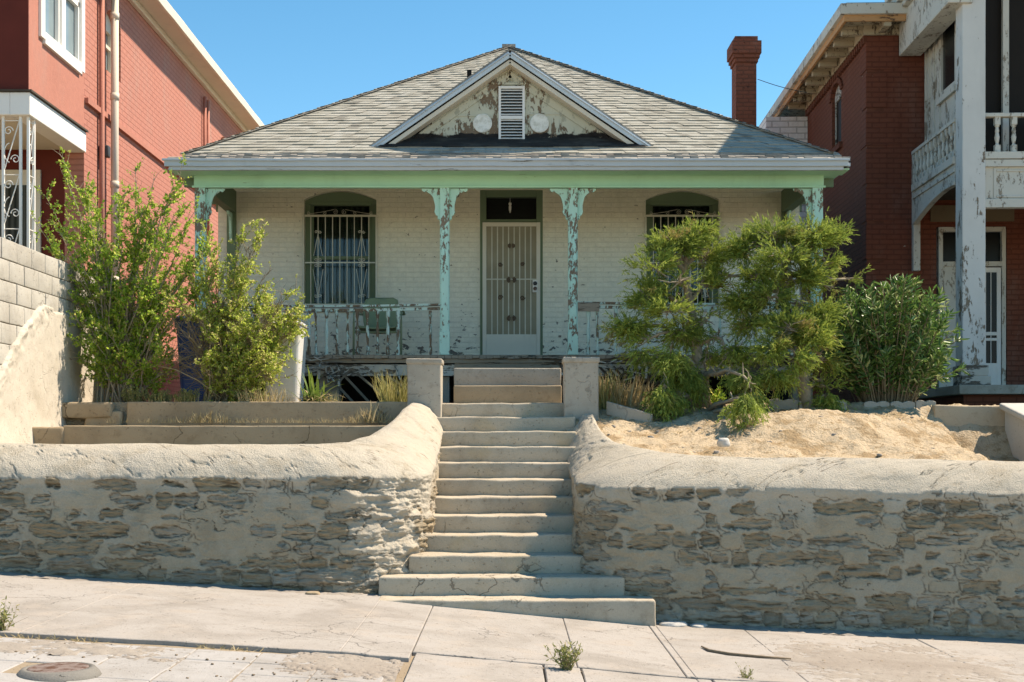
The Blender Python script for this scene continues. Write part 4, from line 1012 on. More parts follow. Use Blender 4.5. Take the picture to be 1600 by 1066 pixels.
# ------------------------------------------------------------------ neighbour on the left
L = empty('brick_house', 'two storey salmon red brick house on the left with overhanging upper bay', 'house', (-5.5, 16, 3.2))
XL_ = -5.5
def lb(name, mat, *boxes, parent=None, bevel=0):
    mb = MB()
    for b in boxes: mb.box(*b)
    return mb.build(name, mat, parent or L, False, bevel)
w2 = (18.35, 19.05, 6.52, 7.42); w3 = (25.6, 26.6, 6.0, 7.3); wy0, wy1 = 17.4, 31.
mb = MB(); X0 = XL_-.25
segs = [(wy0, w2[0], None), (w2[0], w2[1], w2), (w2[1], w3[0], None), (w3[0], w3[1], w3), (w3[1], wy1, None)]
for a, b_, w_ in segs:
    if w_ is None: mb.box(X0, XL_, a, b_, .5, 7.9)
    else:
        mb.box(X0, XL_, a, b_, .5, w_[2]); c = (a+b_)/2; hw = (b_-a)/2; sp = w_[3]-.2
        arc = [(c+hw*math.cos(t_), sp+.2*math.sin(t_)) for t_ in np.linspace(0, math.pi, 13)]
        for i in range(12): mb.prism([arc[i+1], arc[i], (arc[i][0], 7.9), (arc[i+1][0], 7.9)], X0, XL_, 'x')
mb.build('wall', M['red_brick_y'], L)
lb('front_wall', M['maroon'], (-14, X0, wy0, wy0+.25, .5, 7.9))  # dark colour carries the shade of the street front
for w_ in (w2, w3):
    y0, y1, z0, z1 = w_; mb = MB(); xo = XL_-.12
    mb.box(xo-.05, xo, y0, y0+.07, z0, z1-.18); mb.box(xo-.05, xo, y1-.07, y1, z0, z1-.18); mb.box(xo-.05, xo, y0+.07, y1-.07, z0, z0+.07)
    c = (y0+y1)/2; hw = (y1-y0)/2; sp = z1-.2; mb.prism([(c+hw*math.cos(t_), sp+.2*math.sin(t_)) for t_ in np.linspace(0, math.pi, 13)]+[(y0, sp-.05), (y1, sp-.05)], xo-.05, xo+.005, 'x')
    mb.box(xo-.045, xo-.005, y0+.07, y1-.07, (z0+z1)/2-.03, (z0+z1)/2+.02)
    fw = mb.build('window', M['cream'], L, bevel=.004); mb = MB(); mb.box(xo-.06, xo-.052, y0, y1, z0, z1-.1); mb.build('pane', M['glassblue'] if 'glassblue' in M else M['glass'], fw)
# conduits and pipe
mb = MB(); mb.box(XL_, XL_+.05, 17.42, 30, 5.83, 5.90); mb.build('belt_strip', M['red_stucco'], L)
mb = MB(); mb.tube([(XL_+.05, 18.0, 2), (XL_+.05, 18.0, 7.8)], .035, 8); mb.build('conduit', M['red_stucco'], L, smooth=True)
mb = MB(); mb.tube([(XL_+.05, 24.1, 5.0), (XL_+.05, 24.1, 7.6)], .03, 8); mb.tube([(XL_+.05, 24.35, 5.0), (XL_+.05, 24.35, 7.6)], .03, 8); mb.build('conduit', M['red_stucco'], L, smooth=True)
mb = MB(); mb.tube([(XL_+.12, 18.35, 2.9), (XL_+.12, 18.35, 8.2)], .052, 14)
for z_ in (3.6, 4.9, 6.1, 7.2): mb.tube([(XL_+.12, 18.35, z_), (XL_+.12, 18.35, z_+.09)], .06, 14)
mb.build('drain_pipe', M['cream'], L, smooth=True)
mb = MB(); mb.rbox(XL_, XL_+.13, 18.02, 18.14, 5.26, 5.42, r=.02, amp=0); mb.build('meter_box', M['dark_plastic'], L, smooth=True, fix=False)
# upper bay over the porch
by0 = 15.4; bz = 5.44
b1 = (15.78, 17.28, 6.22, 7.75)
lb('bay_wall', M['red_stucco'], (X0, XL_, by0, b1[0], bz, 7.9), (X0, XL_, b1[0], b1[1], bz, b1[2]), (X0, XL_, b1[0], b1[1], b1[3], 7.9), (X0, XL_, b1[1], wy0, bz, 7.9))
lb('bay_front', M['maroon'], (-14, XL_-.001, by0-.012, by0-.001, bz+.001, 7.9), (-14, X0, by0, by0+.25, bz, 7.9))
mb = MB(); y0, y1, z0, z1 = b1
mb.box(XL_-.06, XL_+.035, y0-.06, y0+.07, z0-.03, z1+.03); mb.box(XL_-.06, XL_+.035, y1-.07, y1+.06, z0-.03, z1+.03); mb.box(XL_-.06, XL_+.04, y0+.07, y1-.07, z0-.08, z0+.06); mb.box(XL_-.06, XL_+.035, y0+.07, y1-.07, z1-.06, z1+.04)
mb.box(XL_-.06, XL_+.03, (y0+y1)/2-.07, (y0+y1)/2+.07, z0+.06, z1-.06)
bw = mb.build('window', M['white'], L, bevel=.005)
for a, b_ in ((y0+.07, (y0+y1)/2-.07), ((y0+y1)/2+.07, y1-.07)):
    mb = MB(); mb.box(XL_-.05, XL_-.0, a, b_, 7.0, 7.06); mb.box(XL_-.05, XL_-.0, a, a+.04, z0+.06, z1-.06); mb.box(XL_-.05, XL_-.0, b_-.04, b_, z0+.06, z1-.06); mb.build('sash', M['white'], bw)
    mb = MB(); mb.box(XL_-.065, XL_-.055, a, b_, z0+.06, z1-.06); mb.build('pane', M['skyglass'], bw)
mb = MB(); mb.box(-6.35, -5.93, by0-.03, by0, 6.95, 8.0); fw = mb.build('window', M['white'], L); mb = MB(); mb.box(-6.3, -6.0, by0-.034, by0-.031, 7.05, 8.0); mb.build('pane', M['glass'], fw)
lb('porch_beam', M['white'], (XL_-.2, XL_+.03, by0-.05, wy0, 5.18, bz), (-14, XL_-.2, by0-.05, by0+.2, 5.18, bz), bevel=.01)
lb('drip_strip', M['wood_dark'], (XL_-.15, XL_+.06, by0-.08, wy0+.0, bz+.003, bz+.025), (-14, XL_-.15, by0-.08, by0, bz+.003, bz+.025))
lb('porch_ceiling', M['cream'], (-14, XL_-.2, by0+.2, wy0, 5.22, 5.25))
lb('porch_door', M['cream'], (-6.85, -6.05, wy0-.05, wy0-.01, 3.2, 4.95)); lb('door_pane', M['curtain'], (-6.72, -6.18, wy0-.06, wy0-.052, 3.4, 4.75))
lb('roof', M['shingle_old'], (-14, XL_+.30, by0-.35, 31, 7.97, 8.05)); lb('soffit', M['cream'], (-14, XL_+.34, by0-.38, 31, 7.90, 7.965)); 
mb = MB(); mb.rbox(XL_+.341, XL_+.40, by0-.42, 31, 7.86, 8.02, r=.01, res=.5, amp=.006); mb.rbox(XL_, XL_+.07, by0, 31, 7.80, 7.895, r=.01, res=.5, amp=.002); mb.build('gutter', M['cream'], L, fix=False)
# iron corner columns
def iron_column(loc, side):
    mb = MB(); mb2 = MB(); (xa, ya), (xb, yb) = side; z0, z1 = 3.24, 5.18
    for (x, y) in ((xa, ya), (xb, yb)): mb.box(x-.015, x+.015, y-.015, y+.015, z0, z1)
    def P(u, z): return (xa+(xb-xa)*u, ya+(yb-ya)*u, z)
    def cur(pts): mb2.tube([P(u, z) for u, z in pts], .0065, 4)
    H_ = z1-z0
    for c, s_ in ((.3, 1), (.85, 1)):
        zc = z0+H_*c
        cur([(.5+.42*math.cos(t_)*(1-.0*t_), zc+.1*math.sin(t_)) for t_ in np.linspace(0, 2*math.pi, 14)]) if False else None
    for q in range(3):
        za = z0+H_*(.04+q*.32); hh = H_*.30
        cur([(.05+.9*t_, za+hh*t_) for t_ in np.linspace(0, 1, 6)]); 
        for cc, sg in (((.3, za+hh*.78), 1), ((.7, za+hh*.22), -1)):
            pts = []
            for i in range(22):
                a = i/21*2.6*math.pi; r_ = 1-.75*i/21; pts.append((cc[0]+sg*.27*r_*math.cos(a), cc[1]+.055*r_*math.sin(a)))
            cur(pts)
        cur([(0, za+hh*.98), (1, za+hh*.98)]); 
        cur([(.5-.45*math.cos(t_), za+hh*.35+.12*math.sin(t_)) for t_ in np.linspace(-1.2, 1.2, 9)]) 
    p = mb.build('iron_column', M['white'], L, bevel=.003); mb2.build('scrollwork', M['white'], p)
iron_column(0, ((-5.80, 15.42), (-5.60, 15.42))); iron_column(0, ((-5.52, 15.44), (-5.52, 15.62)))

# raised neighbour terrace and its block wall
tb = sheet('upper_terrace', np.linspace(-14, -4.97, 20), np.linspace(12.0, 17.4, 12), lambda X, Y: 3.22+0*X, M['conc_curb'])
W = empty('block_wall', 'tall cinder block wall with rough plaster over its lower half on the left', 'wall', (-4.9, 14, 1.4))
mb = MB(); mb.box(-4.96, -4.79, 11.85, 16.4, .2, 3.36); mb.box(-14, -4.97, 11.88, 12.1, .2, 3.2); mb.build('core', M['conc_curb'], W)
mb = MB(); k = 0
for r_ in range(8):
    z1 = 3.375-.2*r_; y = 11.8-(.2 if r_ % 2 else 0)
    while y < 16.3:
        a = y+.006; b_ = y+.394
        if not (z1 < 2.85-.2 and a > 13.8) and not (z1 < 1.9): mb.rbox(-4.80, -4.755+random.uniform(-.004, .004), a, min(b_, 16.4), z1-.194, z1, r=.009, res=.13, amp=.0035, sc=6)
        y += .4
mb.build('block_face', M['block'], W, smooth=True, fix=False)
ys = np.linspace(11.8, 16.4, 230); vs_ = np.linspace(0, 1, 90); Yg, Vg = np.meshgrid(ys, vs_, indexing='ij')
top = np.interp(Yg, [11.8, 12.5, 12.8, 13.2, 13.6, 14.2, 16.4], [1.75, 2.05, 2.35, 2.62, 2.86, 2.84, 2.80])+.10*(fbm(Yg*5, Yg*0, 61)-.5)+.03*(fbm(Yg*22, Yg*0, 62)-.5)
Zg = .9+(top-.9)*Vg; thk = .035+.03*(fbm(Yg*1.6, Zg*1.6, 63)-.5)+.012*(fbm(Yg*8, Zg*8, 64)-.5)+.05*np.clip((1.75-Zg)/.4, 0, 1)**1.5
rough = np.exp(-((top-Zg)/.16)**2)*(Yg < 13.9); thk = thk+rough*.10*(fbm(Yg*13, Zg*13, 65)-.45); thk = np.where(Vg > .992, -.02, thk)
np_mesh('plaster', np.stack([-4.755+thk, Yg, Zg], -1).reshape(-1, 3), grid_faces(230, 90, True), M['plaster_side'], W)

# ------------------------------------------------------------------ neighbour on the right (its own slightly turned frame)
RB = empty('brick_townhouse', 'dark maroon brick house on the right with peeling white balcony porch', 'house', (5.3, 19.9, 0), -R(1.8))
def rbx(name, mat, *boxes, parent=None, bevel=0, smooth=False):
    mb = MB()
    for b in boxes: mb.box(*b)
    return mb.build(name, mat, parent or RB, smooth, bevel, local=True)
zt = 7.46
wy = (1.75, 2.45, 6.25, 7.28)
rbx('side_wall', M['dark_brick_y'], (0, .25, 0, wy[0], 1, zt), (0, .25, wy[0], wy[1], 1, wy[2]), (0, .25, wy[0], wy[1], wy[3], zt), (0, .25, wy[1], 4.6, 1, zt))
rbx('front_wall', M['dark_brick_x'], (.25, .95, .0, .25, 1, zt), (.95, 1.02, .0, .25, 1, zt), (1.02, 2.05, 0, .25, 4.60, zt), (2.05, 9, 0, .25, 1, zt))
c = sum(wy[:2])/2; hw = .35; sp = wy[3]-.18
mb = MB(); arc = [(c+hw*math.cos(t_), sp+.18*math.sin(t_)) for t_ in np.linspace(0, math.pi, 13)]
for i in range(12): mb.prism([arc[i+1], arc[i], (arc[i][0], wy[3]+.001), (arc[i+1][0], wy[3]+.001)], 0.001, .25, 'x')
mb.build('arch_infill', M['dark_brick_y'], RB, local=True)
mb = MB(); 
for i in range(14):
    t0, t1 = math.pi*i/14, math.pi*(i+.85)/14; q = [(c+r_*math.cos(a), sp-.02+r_*.55*math.sin(a)) for r_, a in ((.36, t0), (.50, t0), (.50, t1), (.36, t1))]
    mb.prism(q, -.03, .0, 'x')
mb.build('arch_trim', M['dark_brick_y'], RB, local=True); rbx('window_sill', M['dark_brick_y'], (-.05, .02, wy[0]-.08, wy[1]+.08, wy[2]-.1, wy[2]-.005))
mb = MB(); mb.box(.05, .07, wy[0], wy[0]+.04, wy[2], wy[3]); mb.box(.05, .07, wy[1]-.03, wy[1], wy[2], wy[3]); mb.box(.05, .07, wy[0]+.04, wy[1]-.03, wy[2], wy[2]+.04)
mb.prism(arc+[(wy[0], sp-.06), (wy[1], sp-.06)], .045, .07, 'x'); sw = mb.build('window', M['wood_grey'], RB, local=True)
mb = MB(); mb.box(.072, .08, wy[0], wy[1], wy[2], wy[3]); mb.build('pane', M['brownglass'], sw, local=True)
# quoins on front
mb = MB(); z = 1.9
i = 0
while z < 7.1:
    w_ = .46 if i % 2 else .30; mb.box(-.012, w_, -.014, .0, z, z+.50); mb.box(-.014, .0, 0.0, w_*.8, z, z+.50); z += .56; i += 1
mb.build('quoin', M['dark_brick_x'], RB, local=True, bevel=.004)
# rear wing painted white
rbx('rear_wing', M['white_brick'], (-.75, 0, 4.6, 9, 1, zt-.12), (0, 6, 4.605, 9, 1, zt-.12))
# dentils, brackets, eaves
ex = -.42
rbx('soffit', M['cream_dirty'], (ex, 9, -.45, 9, zt+.12, zt+.16))
rbx('gutter', M['white_wood'], (ex-.07, ex-.01, -.5, 9, zt+.15, zt+.30), (ex-.07, 9, -.52, -.46, zt+.15, zt+.30))
rbx('fascia', M['rust_wood'], (ex-.01, ex+.03, -.46, 9, zt+.06, zt+.28), (ex+.03, .95, -.46, -.42, zt+.06, zt+.28))
rbx('roof', M['shingle_old'], (ex+.03, 9, -.42, 9, zt+.165, zt+.34))
rbx('frieze', M['cream_dirty'], (-.06, -.002, -.06, 4.6, zt-.02, zt+.12), (-.002, .95, -.06, -.002, zt-.02, zt+.12))
y_ = -.02
while y_ < 4.5: rbx('dentil', M['dark_brick_y'], (-.05, -.001, y_, y_+.07, zt-.13, zt-.021)); y_ += .145
y_ = .0
while y_ < 4.6: rbx('bracket', M['cream_dirty'], (ex+.06, -.061, y_, y_+.11, zt+.0, zt+.07), (ex+.03, -.061, y_-.02, y_+.13, zt+.07, zt+.119), bevel=.004); y_ += .56
for x_ in (.15, .6): rbx('bracket', M['cream_dirty'], (x_, x_+.11, -.42, -.061, zt+.0, zt+.119), bevel=.006)
# two storey porch
XQ = .66; YQ = -2.45; pf = 2.17
rbx('porch_floor', M['conc_pillar'], (XQ-.1, 9, YQ-.2, 0, pf-.12, pf), bevel=.01)
rbx('porch_base', M['dark_brick_x'], (XQ, 9, YQ-.05, -.1, 1.2, pf-.125))
mb = MB(); mb.rbox(XQ+.0, XQ+.30, YQ, YQ+.30, pf+.26, 9.2, r=.012, res=.14, amp=.003); col = mb.build('porch_column', M['white_col'], RB, local=True, fix=False)
mb = MB(); mb.rbox(XQ-.02, XQ+.36, YQ-.04, YQ+.34, pf, pf+.12, r=.01, res=.1, amp=.003); mb.rbox(XQ-.03, XQ+.33, YQ-.03, YQ+.33, pf+.12, pf+.26, r=.01, res=.1, amp=.003); mb.build('column_base', M['wood_grey'], col, local=True, fix=False)
mb = MB(); mb.rbox(4.6, 4.9, YQ, YQ+.30, pf, 9.2, r=.012, res=.3, amp=.003); mb.build('porch_column', M['white_col'], RB, local=True, fix=False)
bz0, bz1 = 4.50, 5.20
# front balcony face
rbx('balcony_face', M['white_wood'], (XQ+.30, 9, YQ+.06, YQ+.12, bz0+.05, bz1), bevel=.004)
rbx('balcony_trim', M['white_wood'], (XQ+.30, 9, YQ+.0, YQ+.058, bz1-.09, bz1), (XQ+.30, 9, YQ+.015, YQ+.058, bz1-.19, bz1-.10), (XQ+.30, 9, YQ+.02, YQ+.16, bz0-.02, bz0+.09), (XQ+.42, XQ+.445, YQ+.045, YQ+.0585, bz0+.1, bz1-.2), (XQ+.46, 9, YQ+.045, YQ+.0585, bz0+.115, bz0+.14), (XQ+.46, 9, YQ+.045, YQ+.0585, bz1-.25, bz1-.225), bevel=.003)
rbx('balcony_floor', M['wood_dark'], (XQ+.1, 9, YQ+.12, -.0, bz1-.2, bz1-.1))
# side face with curved lower edge
mb = MB(); pts = [(0, 4.15)]
yf, yn = 0., YQ+.31
arcp = []
for i in range(15):
    t_ = i/14; y = -.10+(yn+.10)*t_; arcp.append((y, 4.62+.22*math.sin(t_*math.pi*.6)+.0))
mb.prism([(yn, bz1), (-.10, bz1)]+arcp, XQ, XQ+.06, 'x'); mb.box(XQ-.0, XQ+.1, -.10, -.0, 3.95, bz1+.5)
mb.build('balcony_side', M['white_wood'], RB, local=True, bevel=.003)
rbx('side_trim', M['white_wood'], (XQ-.035, XQ-.001, yn, -.1, bz1-.09, bz1+.01), (XQ-.02, XQ-.001, yn, -.1, bz1-.2, bz1-.15), bevel=.003)
mb = MB(); mb.prism([(a, b_-.0) for a, b_ in arcp]+[(a, b_+.045) for a, b_ in reversed(arcp)], XQ-.02, XQ-.001, 'x'); mb.build('side_trim', M['white_wood'], RB, local=True)
# railings
def bal(x, y, z0, z1, par):
    h = z1-z0; mb = MB(); mb.box(x-.035, x+.035, y-.035, y+.035, z0, z0+.06*1.6); mb.box(x-.035, x+.035, y-.035, y+.035, z1-.10, z1)
    mb.lathe((x, y, z0), [(.03, .095), (.018, .12), (.026, .15), (.034, .2), (.022, .26), (.028, h-.18), (.02, h-.13), (.032, h-.115), (.032, h-.099)], 10); return mb.build('baluster', M['white_wood'], par, local=True)
zr0, zr1 = bz1+.012, 5.66
rr = rbx('balcony_rail', M['white_wood'], (XQ+.30, 9, YQ+.03, YQ+.13, zr1, zr1+.05), bevel=.006)
for i in range(18): bal(XQ+.47+i*.215, YQ+.08, bz1+.001, zr1, rr)
rr = rbx('balcony_rail', M['white_wood'], (XQ-.02, XQ+.08, yn, -.05, zr1, zr1+.05), bevel=.006)
for i in range(11): bal(XQ+.03, -.22-i*.185, bz1+.001, zr1, rr)
# wood clad upper room behind the side rail
wx = .86
rbx('clad_wall', M['white_wood'], (wx, wx+.05, -1.95, -.0, bz1, 6.3), (wx, wx+.05, -1.95, -1.55, 6.3, 8.2), (wx, wx+.05, -.75, 0, 6.3, 8.2), (wx, wx+.05, -1.55, -.75, 7.45, 8.2))
rbx('cladding_batten', M['white_wood'], *[(wx-.02, wx-.001, y, y+.035, bz1, 7.3) for y in (-1.9, -1.62, -.78, -.5, -.25, -.06)], (wx-.05, wx-.001, -1.6, -.72, 6.22, 6.30))
f = rbx('window', M['white_wood'], (wx-.01, wx+.02, -1.55, -1.47, 6.3, 7.45), (wx-.01, wx+.02, -.83, -.75, 6.3, 7.45), (wx-.01, wx+.02, -1.47, -.83, 6.3, 6.38), (wx-.01, wx+.02, -1.47, -.83, 7.37, 7.45))
mb = MB(); mb.box(wx+.02, wx+.03, -1.55, -.75, 6.3, 7.45); mb.build('pane', M['glass'], f, local=True)
# entablature
rbx('entablature', M['white_wood'], (XQ-.2, XQ+.12, YQ-.05, -.05, 7.12, 7.7), (XQ+.12, 9, YQ-.05, YQ+.2, 8.2, 8.6), bevel=.01)
rbx('entablature_cap', M['white_wood'], (XQ-.28, XQ+.12, YQ-.1, -.05, 7.7, 7.78), (XQ-.4, XQ+.12, YQ-.2, -.0, 7.9, 8.0), (XQ-.35, XQ+.1, YQ-.15, -.02, 7.782, 7.898), bevel=.01)
rbx('porch_roof', M['cream_dirty'], (XQ-.55, 9, YQ-.5, 0, 8.6, 8.95)); rbx('porch_soffit', M['wood_grey'], (XQ+.12, 9, YQ+.2, 0, 8.2, 8.24))
# dark glazed upper room at right of column
rbx('screen_post', M['white_wood'], (1.34, 1.42, -1.97, -1.9, bz1, 8.2), (2.2, 2.28, -1.97, -1.9, bz1, 8.2), (.92, .99, -1.97, -1.9, bz1, 8.2))
rbx('dark_screen', M['brownglass'], (.99, 9, -1.88, -1.87, bz1, 8.2))
# ground floor door and lintel
rbx('lintel', M['brown_stone'], (.93, 2.15, -.03, -.001, 4.68, 4.92))
dx0, dx1 = 1.05, 2.03
fr = rbx('door_frame', M['white_wood'], (dx0, dx0+.06, -.03, .1, pf, 4.6), (dx1-.06, dx1, -.03, .1, pf, 4.6), (dx0+.06, dx1-.06, -.03, .1, 4.53, 4.6), (dx0+.06, dx1-.06, -.03, .1, 4.02, 4.09), bevel=.004)
rbx('transom_pane', M['glass'], (dx0+.06, dx1-.06, .05, .06, 4.09, 4.53), parent=fr)
rbx('side_panel', M['white_wood'], (dx0+.06, dx0+.30, 0, .05, pf, 4.02), parent=fr)
dd = rbx('storm_door', M['white'], (dx0+.31, dx0+.37, -.02, .02, pf, 4.0), (dx1-.13, dx1-.07, -.02, .02, pf, 4.0), (dx0+.37, dx1-.13, -.02, .02, 3.93, 4.0), (dx0+.37, dx1-.13, -.02, .02, pf, pf+.42), (dx0+.37, dx1-.13, -.02, .02, 3.0, 3.05), (dx0+.37, dx1-.13, -.02, .02, 2.92, 2.96), bevel=.003)
rbx('door_bars', M['white'], *[(dx0+.37+i*.078, dx0+.38+i*.078, -.015, -.005, pf+.42, 3.93) for i in range(1, 6)], parent=dd); rbx('door_glass', M['glass'], (dx0+.37, dx1-.13, .0, .005, pf+.42, 3.93), parent=dd)
# walkway retaining stub at far right
mb = MB(); mb.rbox(4.62, 7.5, 14.55, 14.75, 1.0, 1.845, r=.02, res=.1, amp=.012)
a = MB(); tag(mb.build('stucco_wall', M['stucco_tan'], smooth=True, fix=False), 'low tan stucco wall with worn top at the far right of the yard', 'wall')
mb = MB(); mb.prism([(12.0, 1.28), (14.54, 1.80), (14.54, 1.87), (12.0, 1.35)], 5.30, 5.72, 'x')
mb.prism([(12.0, .9), (14.54, .9), (14.54, 1.795), (12.0, 1.275)], 5.36, 5.68, 'x')
tag(mb.build('stair_cheek', M['conc_white'], bevel=.02), 'sloping pale concrete cheek wall going down at the far right edge', 'cheek wall')
# cable
mb = MB(); pts = []
A = at(1184, 124, 23.6); B = at(1260, 145, 21); 
for i in range(13): t_ = i/12; p = A.lerp(B, t_); p.z -= .02*math.sin(math.pi*t_); pts.append(p)
tag(mb.tube(pts, .006, 5).build('cable', M['black']), 'thin black cable strung from the brick chimney to the right hand house', 'cable')

# ------------------------------------------------------------------ bins, chair
def bin_(x, y, z, w_, h, mat, lidm, lab, dep=.6):
    r = empty('wheelie_bin', lab, 'bin', (x, y, z)); mb = MB(); vs = []; n = 1
    def ring(w0, d0, zz, rc=.05):
        P = []
        for cx_, cy_, a0 in ((1, 1, 0), (-1, 1, 90), (-1, -1, 180), (1, -1, 270)):
            for k in range(5):
                a = R(a0+k*22.5); P.append((x+cx_*(w0/2-rc)+rc*math.cos(a), y+cy_*(d0/2-rc)+rc*math.sin(a), z+zz))
        return P
    rings = [ring(w_*.82, dep*.78, 0), ring(w_*.98, dep*.97, h*.92), ring(w_*1.04, dep*1.03, h*.925), ring(w_*1.04, dep*1.03, h)]
    m = 20; vs = [v_ for q in rings for v_ in q]; fs = [(i*m+k, i*m+(k+1) % m, (i+1)*m+(k+1) % m, (i+1)*m+k) for i in range(3) for k in range(m)]+[tuple(range(m)), tuple(range(3*m, 4*m))]
    mb.add(vs, fs); mb.build('body', mat, r, bevel=.006)
    mb = MB(); rg = [ring(w_*1.1, dep*1.1, h+.003), ring(w_*1.1, dep*1.1, h+.03), ring(w_*.9, dep*.9, h+.06)]; vs = [v_ for q in rg for v_ in q]
    fs = [(i*m+k, i*m+(k+1) % m, (i+1)*m+(k+1) % m, (i+1)*m+k) for i in range(2) for k in range(m)]+[tuple(range(m)), tuple(range(2*m, 3*m))]; mb.add(vs, fs); mb.build('lid', lidm, r, bevel=.004)
    mb = MB(); hy = y+dep*.6; mb.tube([(x-w_*.4, hy-.06, z+h-.02), (x-w_*.4, hy, z+h+.01), (x+w_*.4, hy, z+h+.01), (x+w_*.4, hy-.06, z+h-.02)], .014, 6); mb.build('handle', lidm, r)
    for s_ in (-1, 1):
        mb = MB(); mb.tube([(x+s_*(w_*.42), y+dep*.42, z+.1), (x+s_*(w_*.42+.05), y+dep*.42, z+.1)], .1, 16); mb.build('wheel', M['dark_plastic'], r)
bin_(-3.44, 15.3, 1.87, .58, .93, M['blue_plastic'], M['blue_plastic'], 'dark blue wheeled bin behind the left bushes')
bin_(-2.56, 15.35, 1.85, .44, .90, M['grey_plastic'], M['grey_plastic'], 'pale grey wheeled bin beside the porch behind the bushy shrub')
ch = empty('porch_chair', 'old sage green metal lawn chair standing on the porch under the left window', 'chair', (-1.62, 17.3, PF))
cx_, cy_ = -1.66, 17.25
mb = MB()
def shell(name, prof):
    mb = MB(); n = 9; vs = []; fs = []
    for i, (y, z, wd, cu) in enumerate(prof):
        for k in range(n):
            u = -1+2*k/(n-1); vs.append((cx_+u*wd/2, cy_+y-cu*u*u, z+PF+ (.0 if name == 'backrest' else .02*u*u)))
    for i in range(len(prof)-1):
        for k in range(n-1): fs.append((i*n+k, i*n+k+1, (i+1)*n+k+1, (i+1)*n+k))
    mb.add(vs, fs); o = mb.build(name, M['chair'], ch, smooth=True); s_ = o.modifiers.new('solid', 'SOLIDIFY'); s_.thickness = .008; return o
shell('seat', [(-.25, .37, .48, 0), (-.22, .395, .5, 0), (0, .36, .5, 0), (.2, .345, .47, 0)])
shell('backrest', [(.2, .37, .40, .03), (.24, .5, .46, .04), (.29, .68, .48, .05), (.33, .79, .42, .05), (.34, .82, .30, .04)])
mb = MB()
for s_ in (-1, 1):
    x = cx_+s_*.30
    mb.tube([(x, cy_+.28, PF+.60), (x, cy_+.1, PF+.62), (x, cy_-.16, PF+.63), (x, cy_-.24, PF+.58), (x, cy_-.26, PF+.45), (x, cy_-.28, PF+.02), (x, cy_-.2, PF+.015), (x, cy_+.3, PF+.015)], .014, 8)
    mb.tube([(x, cy_+.28, PF+.60), (x-s_*.1, cy_+.3, PF+.6)], .014, 6)
mb.tube([(cx_-.3, cy_-.2, PF+.33), (cx_+.3, cy_-.2, PF+.33)], .014, 6); mb.tube([(cx_-.3, cy_+.28, PF+.017), (cx_+.3, cy_+.28, PF+.017)], .014, 6)
mb.build('frame', M['chair'], ch, smooth=True)
# ------------------------------------------------------------------ plants
def leaves(name, P, D, size, mat, parent, w=.38, shape='leaf', droop=0.):
    """P centres, D directions (n,3), size (n,) -> many small folded leaves in one mesh"""
    n = len(P); D = D/np.linalg.norm(D, axis=1, keepdims=True)
    r = rng.normal(size=(n, 3)); S = np.cross(D, r); S /= np.linalg.norm(S, axis=1, keepdims=True)+1e-9; N = np.cross(D, S)
    L = size[:, None]
    if shape == 'leaf':       # six points, two quads folded on the midrib
        pts = [(0, 0, 0), (.35, w, .10), (.75, w*.75, .06), (1, 0, -.08), (.75, -w*.75, .06), (.35, -w, .10)]
        pts = [(a, b_*.5, c_) for a, b_, c_ in pts]; faces = [(0, 1, 2, 3), (0, 3, 4, 5)]
    elif shape == 'spray':    # thin scaly twig
        pts = [(0, -.5*w, 0), (0, .5*w, 0), (1, .22*w, -.12), (1, -.22*w, -.12)]; faces = [(0, 1, 2, 3)]
    else:
        pts = [(0, -.5*w, 0), (0, .5*w, 0), (.55, .4*w, .1), (.55, -.4*w, .1), (1, .05*w, -.05), (1, -.05*w, -.05)]; faces = [(0, 1, 2, 3), (3, 2, 4, 5)]
    k = len(pts); V = np.zeros((n, k, 3))
    for i, (a, b_, c_) in enumerate(pts): V[:, i] = P+D*(a*L)+S*(b_*L)+N*(c_*L)
    Fq = (np.arange(n)[:, None, None]*k+np.array(faces)[None]).reshape(-1, 4)
    return np_mesh(name, V.reshape(-1, 3), Fq, mat, parent, smooth=False)
def rvec(s=1.): return Vector(rng.normal(size=3)*s)
def wander(p, d, L, n, jit, lift=0.):
    pts = [Vector(p)]; d = Vector(d).normalized()
    for i in range(n):
        d = (d+rvec(jit)+Vector((0, 0, lift))).normalized(); pts.append(pts[-1]+d*(L/n))
    return pts
